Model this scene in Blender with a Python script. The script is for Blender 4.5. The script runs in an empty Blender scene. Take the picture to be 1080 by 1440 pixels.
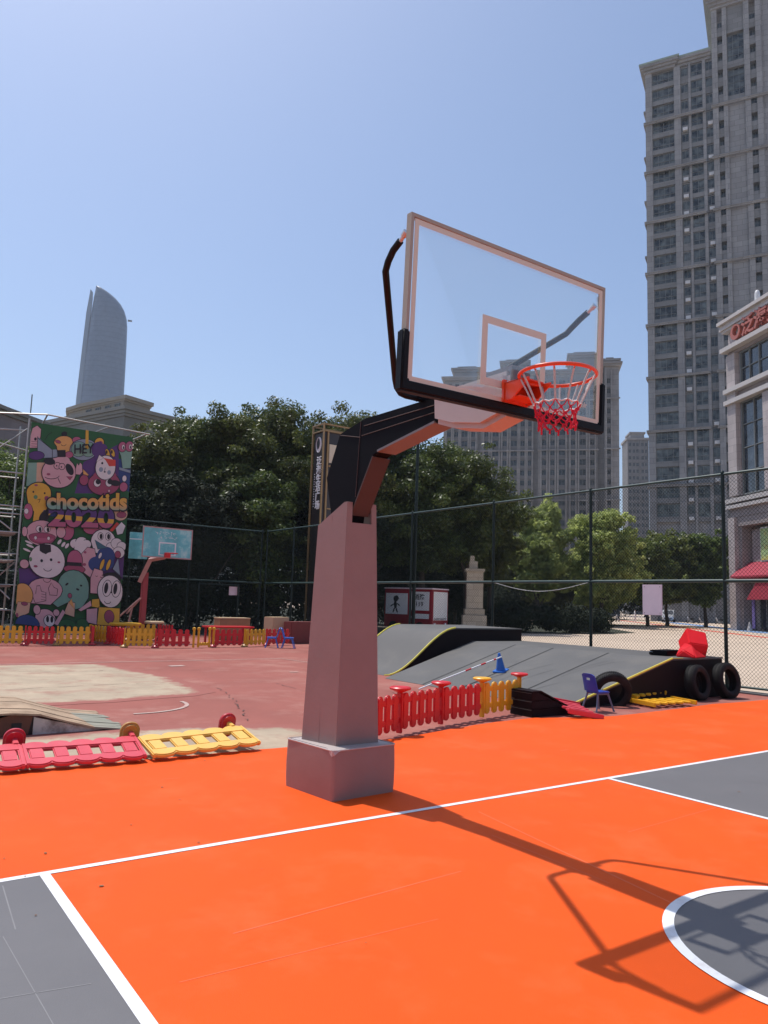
import bpy, bmesh, math, random
import numpy as np
from mathutils import Vector, Matrix, Quaternion
random.seed(7)
RNG = np.random.default_rng(11)
scene = bpy.context.scene
COL = scene.collection
R = math.radians
PI = math.pi

# ------------------------------------------------------------------ helpers
class MB:
    """collects shapes; build() links them as ONE mesh object"""
    def __init__(s):
        s.v, s.f, s.m = [], [], []
    def add(s, vs, fs, mi=0, M=None):
        o = len(s.v)
        s.v += [tuple(M @ Vector(p)) if M is not None else tuple(p) for p in vs]
        s.f += [tuple(i + o for i in f) for f in fs]
        s.m += [mi] * len(fs)
        return s
    def box(s, a, b, mi=0, M=None):
        x0, x1 = sorted((a[0], b[0])); y0, y1 = sorted((a[1], b[1])); z0, z1 = sorted((a[2], b[2]))
        v = [(x0,y0,z0),(x1,y0,z0),(x1,y1,z0),(x0,y1,z0),(x0,y0,z1),(x1,y0,z1),(x1,y1,z1),(x0,y1,z1)]
        return s.add(v, [(0,3,2,1),(4,5,6,7),(0,1,5,4),(1,2,6,5),(2,3,7,6),(3,0,4,7)], mi, M)
    def prism(s, pts, a, b, axis='z', mi=0, M=None):
        """extrude a 2D polygon: axis z: pts=(x,y); y: pts=(x,z); x: pts=(y,z)"""
        def P(p, h):
            return {'z': (p[0],p[1],h), 'y': (p[0],h,p[1]), 'x': (h,p[0],p[1])}[axis]
        n = len(pts)
        v = [P(p, a) for p in pts] + [P(p, b) for p in pts]
        f = [tuple(range(n))[::-1], tuple(range(n, 2*n))]
        f += [(i, (i+1) % n, n + (i+1) % n, n + i) for i in range(n)]
        return s.add(v, f, mi, M)
    def loft(s, rings, mi=0, cap=True, M=None):
        n = len(rings[0]); v = [p for r in rings for p in r]; f = []
        for k in range(len(rings)-1):
            for i in range(n):
                j = (i+1) % n
                f.append((k*n+i, k*n+j, (k+1)*n+j, (k+1)*n+i))
        if cap:
            f.append(tuple(range(n))[::-1]); f.append(tuple((len(rings)-1)*n + i for i in range(n)))
        return s.add(v, f, mi, M)
    def tube(s, path, r, n=8, mi=0, closed=False, M=None):
        P = [Vector(p) for p in path]; rings = []; N = len(P)
        rr = r if isinstance(r, (list, tuple)) else [r]*N
        up = None
        for i in range(N):
            if closed: d = P[(i+1) % N] - P[i-1]
            else: d = P[min(i+1, N-1)] - P[max(i-1, 0)]
            d.normalize()
            if up is None:
                up = Vector((0,0,1)) if abs(d.z) < .9 else Vector((1,0,0))
            a = d.cross(up); 
            if a.length < 1e-6: a = d.cross(Vector((0,1,0)))
            a.normalize(); b = a.cross(d).normalized(); up = b
            rings.append([tuple(P[i] + (a*math.cos(2*PI*k/n) + b*math.sin(2*PI*k/n))*rr[i]) for k in range(n)])
        if closed:
            rings.append(rings[0]); return s.loft(rings, mi, False, M)
        return s.loft(rings, mi, True, M)
    def lathe(s, prof, n=24, mi=0, M=None):
        rings = [[(r*math.cos(2*PI*k/n), r*math.sin(2*PI*k/n), z) for k in range(n)] for r, z in prof]
        return s.loft(rings, mi, True, M)
    def build(s, name, mats, parent=None, smooth=None, bevel=None, world=False, seg=2):
        me = bpy.data.meshes.new(name)
        off = parent.location if (world and parent is not None) else None
        vs = s.v if off is None else [(p[0]-off[0], p[1]-off[1], p[2]-off[2]) for p in s.v]
        me.from_pydata(vs, [], s.f)
        if not isinstance(mats, (list, tuple)): mats = [mats]
        for m in mats: me.materials.append(m)
        if len(mats) > 1: me.polygons.foreach_set('material_index', s.m)
        bm = bmesh.new(); bm.from_mesh(me)
        bmesh.ops.recalc_face_normals(bm, faces=bm.faces[:])
        if bevel:
            ed = [e for e in bm.edges if len(e.link_faces) == 2 and e.calc_face_angle(0) > R(25)]
            bmesh.ops.bevel(bm, geom=ed, offset=bevel, segments=seg, affect='EDGES', clamp_overlap=True)
        bm.to_mesh(me); bm.free()
        if smooth is not None:
            me.polygons.foreach_set('use_smooth', [True]*len(me.polygons))
            me.set_sharp_from_angle(angle=R(smooth))
        o = bpy.data.objects.new(name, me); COL.objects.link(o)
        if parent is not None: o.parent = parent
        return o

def tag(o, label=None, cat=None, group=None, kind=None):
    if label: o['label'] = label
    if cat: o['category'] = cat
    if group: o['group'] = group
    if kind: o['kind'] = kind
    return o

def thing(name, label, cat, loc=(0,0,0), rz=0.0, group=None):
    o = bpy.data.objects.new(name, None); COL.objects.link(o)
    o.empty_display_size = .2
    o.location = loc; o.rotation_euler = (0, 0, rz)
    return tag(o, label, cat, group)

def copy_tree(o, parent=None):
    c = o.copy(); COL.objects.link(c)
    if parent is not None: c.parent = parent
    for ch in list(o.children): copy_tree(ch, c)
    return c

def structure(mb, name, m, **k):
    return tag(mb.build(name, m, **k), kind='structure')

def rounded(cx, cy, w, h, r, n=5):
    pts = []
    for sx, sy, a0 in ((1,1,0),(-1,1,90),(-1,-1,180),(1,-1,270)):
        for k in range(n+1):
            a = R(a0 + 90*k/n)
            pts.append((cx + sx*(w/2-r) + r*math.cos(a), cy + sy*(h/2-r) + r*math.sin(a)))
    return pts

def circ(cx, cy, rx, ry=None, n=28, rot=0):
    ry = rx if ry is None else ry
    c, s_ = math.cos(rot), math.sin(rot)
    return [(cx + rx*math.cos(2*PI*k/n)*c - ry*math.sin(2*PI*k/n)*s_,
             cy + rx*math.cos(2*PI*k/n)*s_ + ry*math.sin(2*PI*k/n)*c) for k in range(n)]

def text_geo(body, size=1.0, offset=0.0, extrude=0.0, align='CENTER', res=3):
    cu = bpy.data.curves.new('lettering', 'FONT')
    cu.body = body; cu.size = size; cu.offset = offset; cu.extrude = extrude
    cu.align_x = align; cu.align_y = 'CENTER'; cu.resolution_u = res
    ob = bpy.data.objects.new('lettering', cu); COL.objects.link(ob)
    dg = bpy.context.evaluated_depsgraph_get()
    me = ob.evaluated_get(dg).to_mesh()
    v = [tuple(x.co) for x in me.vertices]; f = [tuple(q.vertices) for q in me.polygons]
    ob.evaluated_get(dg).to_mesh_clear()
    bpy.data.objects.remove(ob); bpy.data.curves.remove(cu)
    return v, f

# ------------------------------------------------------------------ materials
def new_mat(name):
    m = bpy.data.materials.new(name); m.use_nodes = True
    nt = m.node_tree; b = nt.nodes['Principled BSDF']
    return m, nt, b

def mat(name, col, rough=.6, var=.12, scale=4.0, bump=0.0, bscale=60.0, metal=0.0, spec=.5, coat=0.0,
        rvar=.1, hue=None, obj_rand=0.0, stain=None, sscale=1.2, samt=.0):
    """colour broken up by two noises, roughness variation, fine bump, optional stain colour"""
    m, nt, b = new_mat(name); N, L = nt.nodes.new, nt.links.new
    tc = N('ShaderNodeTexCoord')
    n1 = N('ShaderNodeTexNoise'); n1.inputs['Scale'].default_value = scale; n1.inputs['Detail'].default_value = 6; n1.inputs['Roughness'].default_value = .65
    L(tc.outputs['Object'], n1.inputs['Vector'])
    mr = N('ShaderNodeMapRange'); mr.inputs[1].default_value = .25; mr.inputs[2].default_value = .75
    mr.inputs[3].default_value = 1 - var; mr.inputs[4].default_value = 1 + var
    L(n1.outputs['Fac'], mr.inputs[0])
    mul = N('ShaderNodeMix'); mul.data_type = 'RGBA'; mul.blend_type = 'MULTIPLY'; mul.inputs[0].default_value = 1
    mul.inputs[6].default_value = (*col, 1)
    cc = N('ShaderNodeCombineColor'); 
    for i in range(3): L(mr.outputs[0], cc.inputs[i])
    L(cc.outputs[0], mul.inputs[7]); out = mul.outputs[2]
    if stain:
        n2 = N('ShaderNodeTexNoise'); n2.inputs['Scale'].default_value = sscale; n2.inputs['Detail'].default_value = 8; n2.inputs['Roughness'].default_value = .7
        L(tc.outputs['Object'], n2.inputs['Vector'])
        m2 = N('ShaderNodeMapRange'); m2.inputs[1].default_value = .5; m2.inputs[2].default_value = .72; m2.inputs[3].default_value = 0; m2.inputs[4].default_value = samt
        L(n2.outputs['Fac'], m2.inputs[0])
        mx = N('ShaderNodeMix'); mx.data_type = 'RGBA'; L(m2.outputs[0], mx.inputs[0]); L(out, mx.inputs[6]); mx.inputs[7].default_value = (*stain, 1)
        out = mx.outputs[2]
    if obj_rand:
        oi = N('ShaderNodeObjectInfo'); m3 = N('ShaderNodeMapRange'); m3.inputs[3].default_value = 1-obj_rand; m3.inputs[4].default_value = 1+obj_rand
        L(oi.outputs['Random'], m3.inputs[0]); c3 = N('ShaderNodeCombineColor')
        for i in range(3): L(m3.outputs[0], c3.inputs[i])
        mx = N('ShaderNodeMix'); mx.data_type = 'RGBA'; mx.blend_type = 'MULTIPLY'; mx.inputs[0].default_value = 1
        L(out, mx.inputs[6]); L(c3.outputs[0], mx.inputs[7]); out = mx.outputs[2]
    L(out, b.inputs['Base Color'])
    r = N('ShaderNodeMapRange'); r.inputs[3].default_value = max(0.02, rough-rvar); r.inputs[4].default_value = min(1, rough+rvar)
    L(n1.outputs['Fac'], r.inputs[0]); L(r.outputs[0], b.inputs['Roughness'])
    b.inputs['Metallic'].default_value = metal
    b.inputs['Specular IOR Level'].default_value = spec
    b.inputs['Coat Weight'].default_value = coat
    if bump:
        n3 = N('ShaderNodeTexNoise'); n3.inputs['Scale'].default_value = bscale; n3.inputs['Detail'].default_value = 5
        L(tc.outputs['Object'], n3.inputs['Vector'])
        bp = N('ShaderNodeBump'); bp.inputs['Strength'].default_value = bump; bp.inputs['Distance'].default_value = .01
        L(n3.outputs['Fac'], bp.inputs['Height']); L(bp.outputs[0], b.inputs['Normal'])
    return m

def stone_mat(name, col, bw=1.2, bh=.6, mortar=.02, dark=.55, rough=.75, var=.1):
    """stone cladding: blocks with joints, laid along the wall's length and height"""
    m, nt, b = new_mat(name); N, L = nt.nodes.new, nt.links.new
    tc = N('ShaderNodeTexCoord'); sp = N('ShaderNodeSeparateXYZ'); L(tc.outputs['Object'], sp.inputs[0])
    ad = N('ShaderNodeMath'); L(sp.outputs[0], ad.inputs[0]); L(sp.outputs[1], ad.inputs[1])
    cb = N('ShaderNodeCombineXYZ'); L(ad.outputs[0], cb.inputs[0]); L(sp.outputs[2], cb.inputs[1])
    br = N('ShaderNodeTexBrick'); br.inputs['Scale'].default_value = 1
    br.inputs['Brick Width'].default_value = bw; br.inputs['Row Height'].default_value = bh; br.inputs['Mortar Size'].default_value = mortar
    br.inputs['Color1'].default_value = (*[c*(1-var) for c in col], 1); br.inputs['Color2'].default_value = (*[c*(1+var) for c in col], 1)
    br.inputs['Mortar'].default_value = (*[c*dark for c in col], 1); br.inputs['Bias'].default_value = 0
    L(cb.outputs[0], br.inputs['Vector'])
    n1 = N('ShaderNodeTexNoise'); n1.inputs['Scale'].default_value = .35; n1.inputs['Detail'].default_value = 7; L(tc.outputs['Object'], n1.inputs['Vector'])
    mr = N('ShaderNodeMapRange'); mr.inputs[1].default_value = .3; mr.inputs[2].default_value = .7; mr.inputs[3].default_value = .86; mr.inputs[4].default_value = 1.1
    L(n1.outputs['Fac'], mr.inputs[0]); cc = N('ShaderNodeCombineColor')
    for i in range(3): L(mr.outputs[0], cc.inputs[i])
    mx = N('ShaderNodeMix'); mx.data_type = 'RGBA'; mx.blend_type = 'MULTIPLY'; mx.inputs[0].default_value = 1
    L(br.outputs['Color'], mx.inputs[6]); L(cc.outputs[0], mx.inputs[7]); L(mx.outputs[2], b.inputs['Base Color'])
    b.inputs['Roughness'].default_value = rough
    bp = N('ShaderNodeBump'); bp.inputs['Strength'].default_value = .4; bp.inputs['Distance'].default_value = .02; bp.invert = True
    L(br.outputs['Fac'], bp.inputs['Height']); L(bp.outputs[0], b.inputs['Normal'])
    return m

def pane_mat(name, col, rough=.08, spread=.6, spec=.8):
    """window glass over a dim room; each pane object differs a little (blinds, curtains)"""
    m, nt, b = new_mat(name); N, L = nt.nodes.new, nt.links.new
    oi = N('ShaderNodeObjectInfo'); tc = N('ShaderNodeTexCoord')
    wn = N('ShaderNodeTexNoise'); wn.inputs['Scale'].default_value = .9; wn.inputs['Detail'].default_value = 2; L(tc.outputs['Object'], wn.inputs['Vector'])
    ad = N('ShaderNodeVectorMath'); ad.operation = 'ADD'; sc_ = N('ShaderNodeMath'); sc_.operation = 'MULTIPLY'; sc_.inputs[1].default_value = 37.
    L(oi.outputs['Random'], sc_.inputs[0]); L(tc.outputs['Object'], ad.inputs[0]); L(sc_.outputs[0], ad.inputs[1]); L(ad.outputs[0], wn.inputs['Vector'])
    rp = N('ShaderNodeValToRGB'); rp.color_ramp.elements[0].position = .35; rp.color_ramp.elements[1].position = .78
    rp.color_ramp.elements[0].color = (*[c*(1-spread) for c in col], 1); rp.color_ramp.elements[1].color = (*[min(1, c*(1+3*spread)) for c in col], 1)
    L(wn.outputs['Fac'], rp.inputs[0]); L(rp.outputs[0], b.inputs['Base Color'])
    b.inputs['Roughness'].default_value = rough; b.inputs['Specular IOR Level'].default_value = spec
    return m

def leaf_mat(name, dark, light, trans=.3, rough=.42):
    m, nt, b = new_mat(name); N, L = nt.nodes.new, nt.links.new; b.inputs['Specular IOR Level'].default_value = .4
    tc = N('ShaderNodeTexCoord'); oi = N('ShaderNodeObjectInfo')
    n1 = N('ShaderNodeTexNoise'); n1.inputs['Scale'].default_value = .9; n1.inputs['Detail'].default_value = 8; n1.inputs['Roughness'].default_value = .8
    L(tc.outputs['Object'], n1.inputs['Vector'])
    rp = N('ShaderNodeValToRGB'); rp.color_ramp.elements[0].position = .34; rp.color_ramp.elements[1].position = .56
    rp.color_ramp.elements[0].color = (*dark, 1); rp.color_ramp.elements[1].color = (*light, 1)  # noise clumps paint bright highlights and dark gaps into the foliage
    L(n1.outputs['Fac'], rp.inputs[0])
    hs = N('ShaderNodeHueSaturation'); mr = N('ShaderNodeMapRange'); mr.inputs[3].default_value = .47; mr.inputs[4].default_value = .53
    L(oi.outputs['Random'], mr.inputs[0]); L(mr.outputs[0], hs.inputs['Hue']); L(rp.outputs[0], hs.inputs['Color'])
    L(hs.outputs[0], b.inputs['Base Color']); b.inputs['Roughness'].default_value = rough
    tr = N('ShaderNodeBsdfTranslucent'); L(hs.outputs[0], tr.inputs['Color'])
    mx = N('ShaderNodeMixShader'); mx.inputs[0].default_value = trans
    L(b.outputs[0], mx.inputs[1]); L(tr.outputs[0], mx.inputs[2])
    L(mx.outputs[0], nt.nodes['Material Output'].inputs['Surface'])
    return m

def tuned(m, scale=None): return m

M = {}
M['orange'] = mat('orange_court_coating', (.77,.094,.011), .6, .07, .9, .22, 260, rvar=.08, stain=(.80,.165,.055), sscale=1.4, samt=.40, spec=.12)
M['orange_scuff'] = mat('pale_scuff', (.77,.125,.032), .6, .1, 3)
M['grey_court'] = mat('grey_court_coating', (.150,.145,.148), .5, .06, .8, .12, 160, rvar=.08, stain=(.19,.18,.18), sscale=1.1, samt=.4, spec=.25)
M['line_white'] = mat('white_court_paint', (.78,.78,.79), .5, .05, 2, .06, 120, stain=(.56,.50,.48), sscale=6, samt=.7)
M['red_court'] = mat('worn_red_court', (.315,.112,.090), .8, .16, .5, .25, 60, stain=(.43,.225,.18), sscale=.55, samt=.8, spec=.12)
M['faded'] = mat('bare_worn_concrete', (.42,.335,.24), .85, .2, 1.3, .3, 40, stain=(.33,.16,.12), sscale=1.0, samt=.95, spec=.2)
M['faded_line'] = mat('worn_white_line', (.50,.37,.32), .8, .25, 5, stain=(.34,.12,.095), sscale=5, samt=1.0)
M['plaza'] = mat('pale_plaza_paving', (.56,.44,.33), .8, .12, .12, .2, 30, stain=(.46,.36,.28), sscale=.2, samt=.6)
M['lane_red'] = mat('red_lane_paint', (.62,.10,.06), .7, .1, .5)
M['lane_blue'] = mat('blue_lane_paint', (.16,.27,.46), .7, .1, .5)
M['lane_yellow'] = mat('yellow_lane_paint', (.72,.34,.08), .7, .1, .5)
M['soil'] = mat('dark_planting_soil', (.030,.034,.018), .95, .3, .6, .3, 8)
M['crack'] = mat('dark_crack', (.11,.06,.05), .9)
M['grit'] = mat('dry_grit', (.22,.11,.05), .9, .4, 30)
M['kerb'] = mat('dark_kerb', (.10,.10,.10), .85, .2, 3)
M['pad_grey'] = mat('dull_vinyl_pad', (.300,.208,.188), .5, .08, 2.5, .12, 25, rvar=.1, stain=(.29,.215,.195), sscale=2, samt=.5, spec=.22)
M['pad_light'] = mat('light_grey_pad', (.46,.40,.375), .5, .06, 3, .06, 30)
M['black_pad'] = mat('black_vinyl_pad', (.007,.007,.008), .45, .3, 4, .15, 40, spec=.16)
M['arm_black'] = mat('black_painted_steel', (.004,.004,.006), .65, .3, 3, .05, 40, spec=.08)
M['arm_inner'] = mat('dark_inner_steel', (.075,.05,.045), .5, .1, 4, spec=.2)
M['arm_under'] = mat('grey_steel', (.16,.15,.15), .5, .1, 4)
M['chrome'] = mat('bare_steel', (.62,.62,.62), .3, .08, 10, metal=1)
M['frame_alu'] = mat('silver_board_frame', (.40,.37,.30), .6, .05, 6, metal=.1, spec=.2)
M['board_line'] = mat('white_board_paint', (.70,.67,.55), .7, .03, 6, spec=.15)
M['rim'] = mat('orange_rim_enamel', (.82,.070,.012), .35, .06, 6, coat=.3)
M['net_white'] = mat('white_net_cord', (.80,.78,.76), .85, .08, 40)
M['net_red'] = mat('red_net_cord', (.62,.015,.045), .85, .1, 40)
M['green_metal'] = mat('dark_green_fence_paint', (.007,.020,.017), .5, .25, 4, spec=.3)
M['rail_highlight'] = mat('highlighted_rail_green', (.020,.052,.046), .45, .25, 4, spec=.5)  # fence green lightened; the rails' top highlights are painted into it
M['wire'] = mat('green_coated_wire', (.005,.012,.010), .75, .2, 5, spec=.12)
M['toy_red'] = mat('red_toy_plastic', (.64,.018,.026), .38, .08, 3, spec=.45, stain=(.55,.06,.06), sscale=4, samt=.5)
M['toy_red_pale'] = mat('sun_faded_red_plastic', (.66,.050,.075), .42, .08, 3, spec=.45, stain=(.62,.10,.12), sscale=5, samt=.6)
M['toy_yellow'] = mat('yellow_toy_plastic', (.80,.42,.022), .40, .08, 3, spec=.45)
M['toy_yellow_pale'] = mat('sun_faded_yellow_plastic', (.84,.50,.10), .44, .08, 3, spec=.45, stain=(.72,.42,.12), sscale=5, samt=.5)
M['toy_foot_red'] = mat('dark_red_plastic_foot', (.46,.014,.030), .35, .1, 4)
M['toy_foot_gold'] = mat('dull_gold_plastic_foot', (.42,.22,.05), .4, .15, 6)
M['ramp_grey'] = mat('grey_ramp_sheet', (.108,.105,.101), .65, .12, 1.2, .1, 50, stain=(.16,.148,.13), sscale=1.3, samt=.6, spec=.3)
M['ramp_dark'] = mat('black_and_shaded_ramp', (.013,.008,.009), .65, .3, 2, .08, 40, spec=.12)  # wedge is black; on the big ramps' sides this colour carries the shade
M['ramp_mark'] = mat('dark_wheel_mark', (.082,.080,.078), .6, .3, 6)
M['seam'] = mat('dark_seam', (.02,.02,.02), .8)
M['yellow_edge'] = mat('yellow_edge_tape', (.78,.66,.08), .5, .12, 8)
M['wood_old'] = mat('weathered_deck_boards', (.41,.295,.20), .85, .25, 3, .3, 20, spec=.2, stain=(.20,.125,.08), sscale=2.2, samt=.8)
M['wood_white'] = mat('flaking_white_board', (.52,.48,.44), .8, .15, 4, .3, 30, stain=(.12,.07,.05), sscale=3.2, samt=1.0)
M['wood_green'] = mat('worn_green_board', (.25,.245,.19), .8, .2, 3, .2, 30, stain=(.30,.25,.2), sscale=3, samt=.8)
M['wood_dark'] = mat('rotten_brown_board', (.13,.055,.035), .85, .3, 5, .3, 20)
M['tyre'] = mat('black_rubber', (.012,.012,.013), .7, .3, 5, .1, 60, spec=.2, stain=(.04,.035,.03), sscale=4, samt=.6)
M['chair_blue'] = mat('blue_chair_plastic', (.013,.052,.36), .35, .08, 4)
M['chair_bright'] = mat('bright_blue_plastic', (.06,.17,.58), .35, .08, 4)
M['chair_leg'] = mat('grey_chair_leg', (.13,.15,.22), .4, .1, 5)
M['cone_blue'] = mat('blue_cone_plastic', (.012,.13,.48), .4, .08, 5)
M['foam_red'] = mat('red_vinyl_foam', (.66,.010,.016), .5, .1, 3, .25, 8, spec=.2)
M['box_cream'] = mat('cream_block', (.58,.42,.25), .7, .1, 3, .1, 30)
M['box_tan'] = mat('tan_block', (.34,.18,.09), .7, .15, 3, .1, 30)
M['mat_red'] = mat('dull_red_block', (.19,.035,.032), .6, .15, 3)
M['scaffold'] = mat('galvanised_tube', (.42,.42,.40), .45, .2, 3, metal=.55, stain=(.25,.17,.12), sscale=6, samt=.6)
M['scaffold_deck'] = mat('scaffold_plank', (.30,.25,.22), .8, .2, 2)
M['pylon_dark'] = mat('dark_bronze_panel', (.030,.022,.024), .4, .2, 2)
M['pylon_gold'] = mat('dull_gold_trim', (.34,.215,.10), .45, .12, 4, metal=.3)
M['cream_panel'] = mat('cream_panel', (.62,.52,.40), .6, .06, 3)
M['sign_letter'] = mat('pale_sign_letter', (.78,.74,.76), .5, .05, 6)
M['white_panel'] = mat('white_panel', (.78,.77,.77), .55, .05, 3)
M['sign_pink'] = mat('pale_pink_board', (.74,.60,.64), .6, .06, 4)
M['ink'] = mat('black_ink', (.02,.02,.022), .6)
M['red_body'] = mat('dark_red_vehicle_paint', (.30,.010,.025), .35, .08, 2, coat=.5)
M['dark_trim'] = mat('black_trim', (.016,.016,.018), .5)
M['granite'] = stone_mat('granite_block', (.50,.42,.32), .55, .35, .012, .6)
M['bark'] = mat('grey_brown_bark', (.070,.052,.040), .9, .3, 6, .6, 14)
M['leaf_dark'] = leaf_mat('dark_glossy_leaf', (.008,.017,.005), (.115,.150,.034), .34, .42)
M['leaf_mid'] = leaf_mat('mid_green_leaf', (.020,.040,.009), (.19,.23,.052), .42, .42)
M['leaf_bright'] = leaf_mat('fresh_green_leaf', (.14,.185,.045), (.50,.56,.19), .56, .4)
M['hedge'] = leaf_mat('deep_shade_leaf', (.004,.009,.003), (.014,.025,.008), .10, .85)  # near black: deep shade under the trees is put into the leaf colour
M['tower_stone'] = stone_mat('grey_tower_stone', (.262,.262,.264), 1.6, .95, .03, .62)
M['tower_spandrel'] = stone_mat('dark_spandrel_stone', (.200,.203,.204), 1.6, .95, .03, .7)
M['tower_roof'] = mat('verdigris_coping', (.26,.33,.29), .7, .15, .5)
M['far_stone'] = stone_mat('far_grey_stone', (.245,.238,.234), 2.6, 1.5, .05, .75)
M['far_spandrel'] = stone_mat('far_spandrel_stone', (.135,.133,.136), 2.4, 1.5, .04, .75)
M['pane'] = pane_mat('apartment_glass', (.046,.054,.053), .12, .85, .6)
M['pane_blue'] = pane_mat('blue_curtain_glass', (.055,.080,.135), .08, .35, 1)
M['pane_mall'] = pane_mat('shop_glass', (.030,.038,.050), .06, .5, .9)
M['win_frame'] = mat('grey_window_frame', (.16,.17,.17), .5, .1, 3)
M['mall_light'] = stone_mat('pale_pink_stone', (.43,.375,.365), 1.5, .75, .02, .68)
M['mall_shade'] = stone_mat('shaded_pink_stone', (.30,.255,.25), 1.5, .75, .02, .7)  # pier stone darkened, recess shade painted into the colour
M['mall_trim'] = mat('pale_stone_moulding', (.50,.465,.45), .7, .08, .8)
M['sign_red'] = mat('copper_red_letter', (.42,.12,.085), .45, .1, 3)
M['awning'] = mat('crimson_awning', (.36,.030,.055), .8, .1, 1)
M['white_metal'] = mat('white_metal', (.58,.58,.58), .4, .04, 3)
M['classic_stone'] = stone_mat('beige_grey_stone', (.27,.245,.205), 2, 1, .02, .8)
M['classic_trim'] = mat('beige_moulding', (.31,.28,.235), .8, .1, .6)
M['pink_wall'] = stone_mat('pinkish_wall', (.32,.25,.235), 2, 1.1, .02, .8)
M['blue_tower'] = stone_mat('blue_grey_curtain_wall', (.105,.14,.20), 900, 4.2, .40, .84, .32, .03)
M['blue_tower_edge'] = mat('pale_tower_edge', (.18,.23,.30), .3, .05, .02, spec=.7)
M['turquoise'] = mat('turquoise_board', (.16,.52,.54), .5, .3, 2.2, stain=(.62,.74,.66), sscale=2.2, samt=.95)
M['old_red'] = mat('old_red_post', (.34,.045,.050), .5, .15, 3)
M['old_pink'] = mat('faded_pink_arm', (.48,.27,.25), .55, .15, 3)
M['poster_green'] = mat('poster', (.36,.50,.22), .6, .5, 3, stain=(.72,.55,.10), sscale=1.1, samt=1)
M['cloth_white'] = mat('white_clothing', (.76,.76,.76), .85, .05, 5)
M['skin'] = mat('skin', (.48,.30,.22), .5)
M['hair'] = mat('black_hair', (.015,.013,.012), .5)
M['car_silver'] = mat('silver_car_paint', (.46,.47,.48), .3, .05, 3, metal=.4, coat=.5)
M['glass_dark'] = mat('dark_car_glass', (.03,.035,.04), .08, .1, 3, spec=.8)
M['lamp_glass'] = mat('headlamp_lens', (.75,.76,.78), .15)
M['scooter_grey'] = mat('grey_scooter_plastic', (.40,.40,.41), .4, .1, 4)
M['cord_white'] = mat('white_cord', (.72,.72,.70), .8)

# clear board glass with a film of dust (real thin pane: tint, gloss and a little scatter)
def board_glass():
    m, nt, b = new_mat('dusty_clear_glass'); N, L = nt.nodes.new, nt.links.new
    tp = N('ShaderNodeBsdfTransparent'); tp.inputs[0].default_value = (.985,.995,.992,1)
    df = N('ShaderNodeBsdfTranslucent'); df.inputs[0].default_value = (.90,.93,.95,1)
    gl = N('ShaderNodeBsdfGlossy'); gl.inputs['Roughness'].default_value = .03
    fr = N('ShaderNodeFresnel'); fr.inputs[0].default_value = 1.45
    tc = N('ShaderNodeTexCoord'); n = N('ShaderNodeTexNoise'); n.inputs['Scale'].default_value = 2.5; n.inputs['Detail'].default_value = 6; L(tc.outputs['Object'], n.inputs['Vector'])
    mr = N('ShaderNodeMapRange'); mr.inputs[3].default_value = .006; mr.inputs[4].default_value = .03; L(n.outputs['Fac'], mr.inputs[0])
    a = N('ShaderNodeMixShader'); L(mr.outputs[0], a.inputs[0]); L(tp.outputs[0], a.inputs[1]); L(df.outputs[0], a.inputs[2])
    c = N('ShaderNodeMixShader'); ml = N('ShaderNodeMath'); ml.operation = 'MULTIPLY'; ml.inputs[1].default_value = .22
    L(fr.outputs[0], ml.inputs[0]); L(ml.outputs[0], c.inputs[0]); L(a.outputs[0], c.inputs[1]); L(gl.outputs[0], c.inputs[2])
    L(c.outputs[0], nt.nodes['Material Output'].inputs['Surface'])
    return m
M['board_glass'] = board_glass()
def flat(name, col): return mat(name, col, .65, .10, 3)

# ------------------------------------------------------------------ camera, sun, sky
F_PX, CAM = 1056.67, Vector((-3.4599, -3.4349, 1.5705))
yaw, pitch, roll = .6191, .1201, -.0325
fwd = Vector((math.sin(yaw)*math.cos(pitch), math.cos(yaw)*math.cos(pitch), math.sin(pitch)))
rt = Vector((math.cos(yaw), -math.sin(yaw), 0)); up = rt.cross(fwd)
r2 = rt*math.cos(roll) - up*math.sin(roll); u2 = up*math.cos(roll) + rt*math.sin(roll)
cd = bpy.data.cameras.new('camera'); cam = bpy.data.objects.new('camera', cd); COL.objects.link(cam)
cd.sensor_fit = 'VERTICAL'; cd.sensor_height = 24; cd.sensor_width = 18; cd.lens = F_PX/1440*24
cd.clip_start = .05; cd.clip_end = 6000
cam.matrix_world = Matrix(((r2.x,u2.x,-fwd.x,CAM.x),(r2.y,u2.y,-fwd.y,CAM.y),(r2.z,u2.z,-fwd.z,CAM.z),(0,0,0,1)))
scene.camera = cam
SUN_EL, SUN_AZ = R(67.2), R(-11.5)
S = Vector((math.sin(SUN_AZ)*math.cos(SUN_EL), math.cos(SUN_AZ)*math.cos(SUN_EL), math.sin(SUN_EL)))
ld = bpy.data.lights.new('sun', 'SUN'); ld.energy = 3.9; ld.angle = R(.53); ld.color = (1, .955, .90)
lo = bpy.data.objects.new('sun', ld); COL.objects.link(lo)
lo.rotation_euler = S.to_track_quat('Z', 'Y').to_euler()
w = bpy.data.worlds.new('World'); scene.world = w; w.use_nodes = True
nt = w.node_tree; sky = nt.nodes.new('ShaderNodeTexSky'); sky.sky_type = 'NISHITA'; sky.sun_disc = False
sky.sun_elevation = SUN_EL; sky.sun_rotation = SUN_AZ; sky.altitude = 20; sky.air_density = 1.0; sky.dust_density = 1.7; sky.ozone_density = 3.6
nt.links.new(sky.outputs[0], nt.nodes['Background'].inputs[0]); nt.nodes['Background'].inputs[1].default_value = .15
scene.view_settings.view_transform = 'Standard'; scene.view_settings.look = 'None'
scene.view_settings.exposure = 0.09; scene.view_settings.gamma = 1
scene.cycles.max_bounces = 10; scene.cycles.transparent_max_bounces = 24
scene.cycles.sample_clamp_indirect = 8

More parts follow.
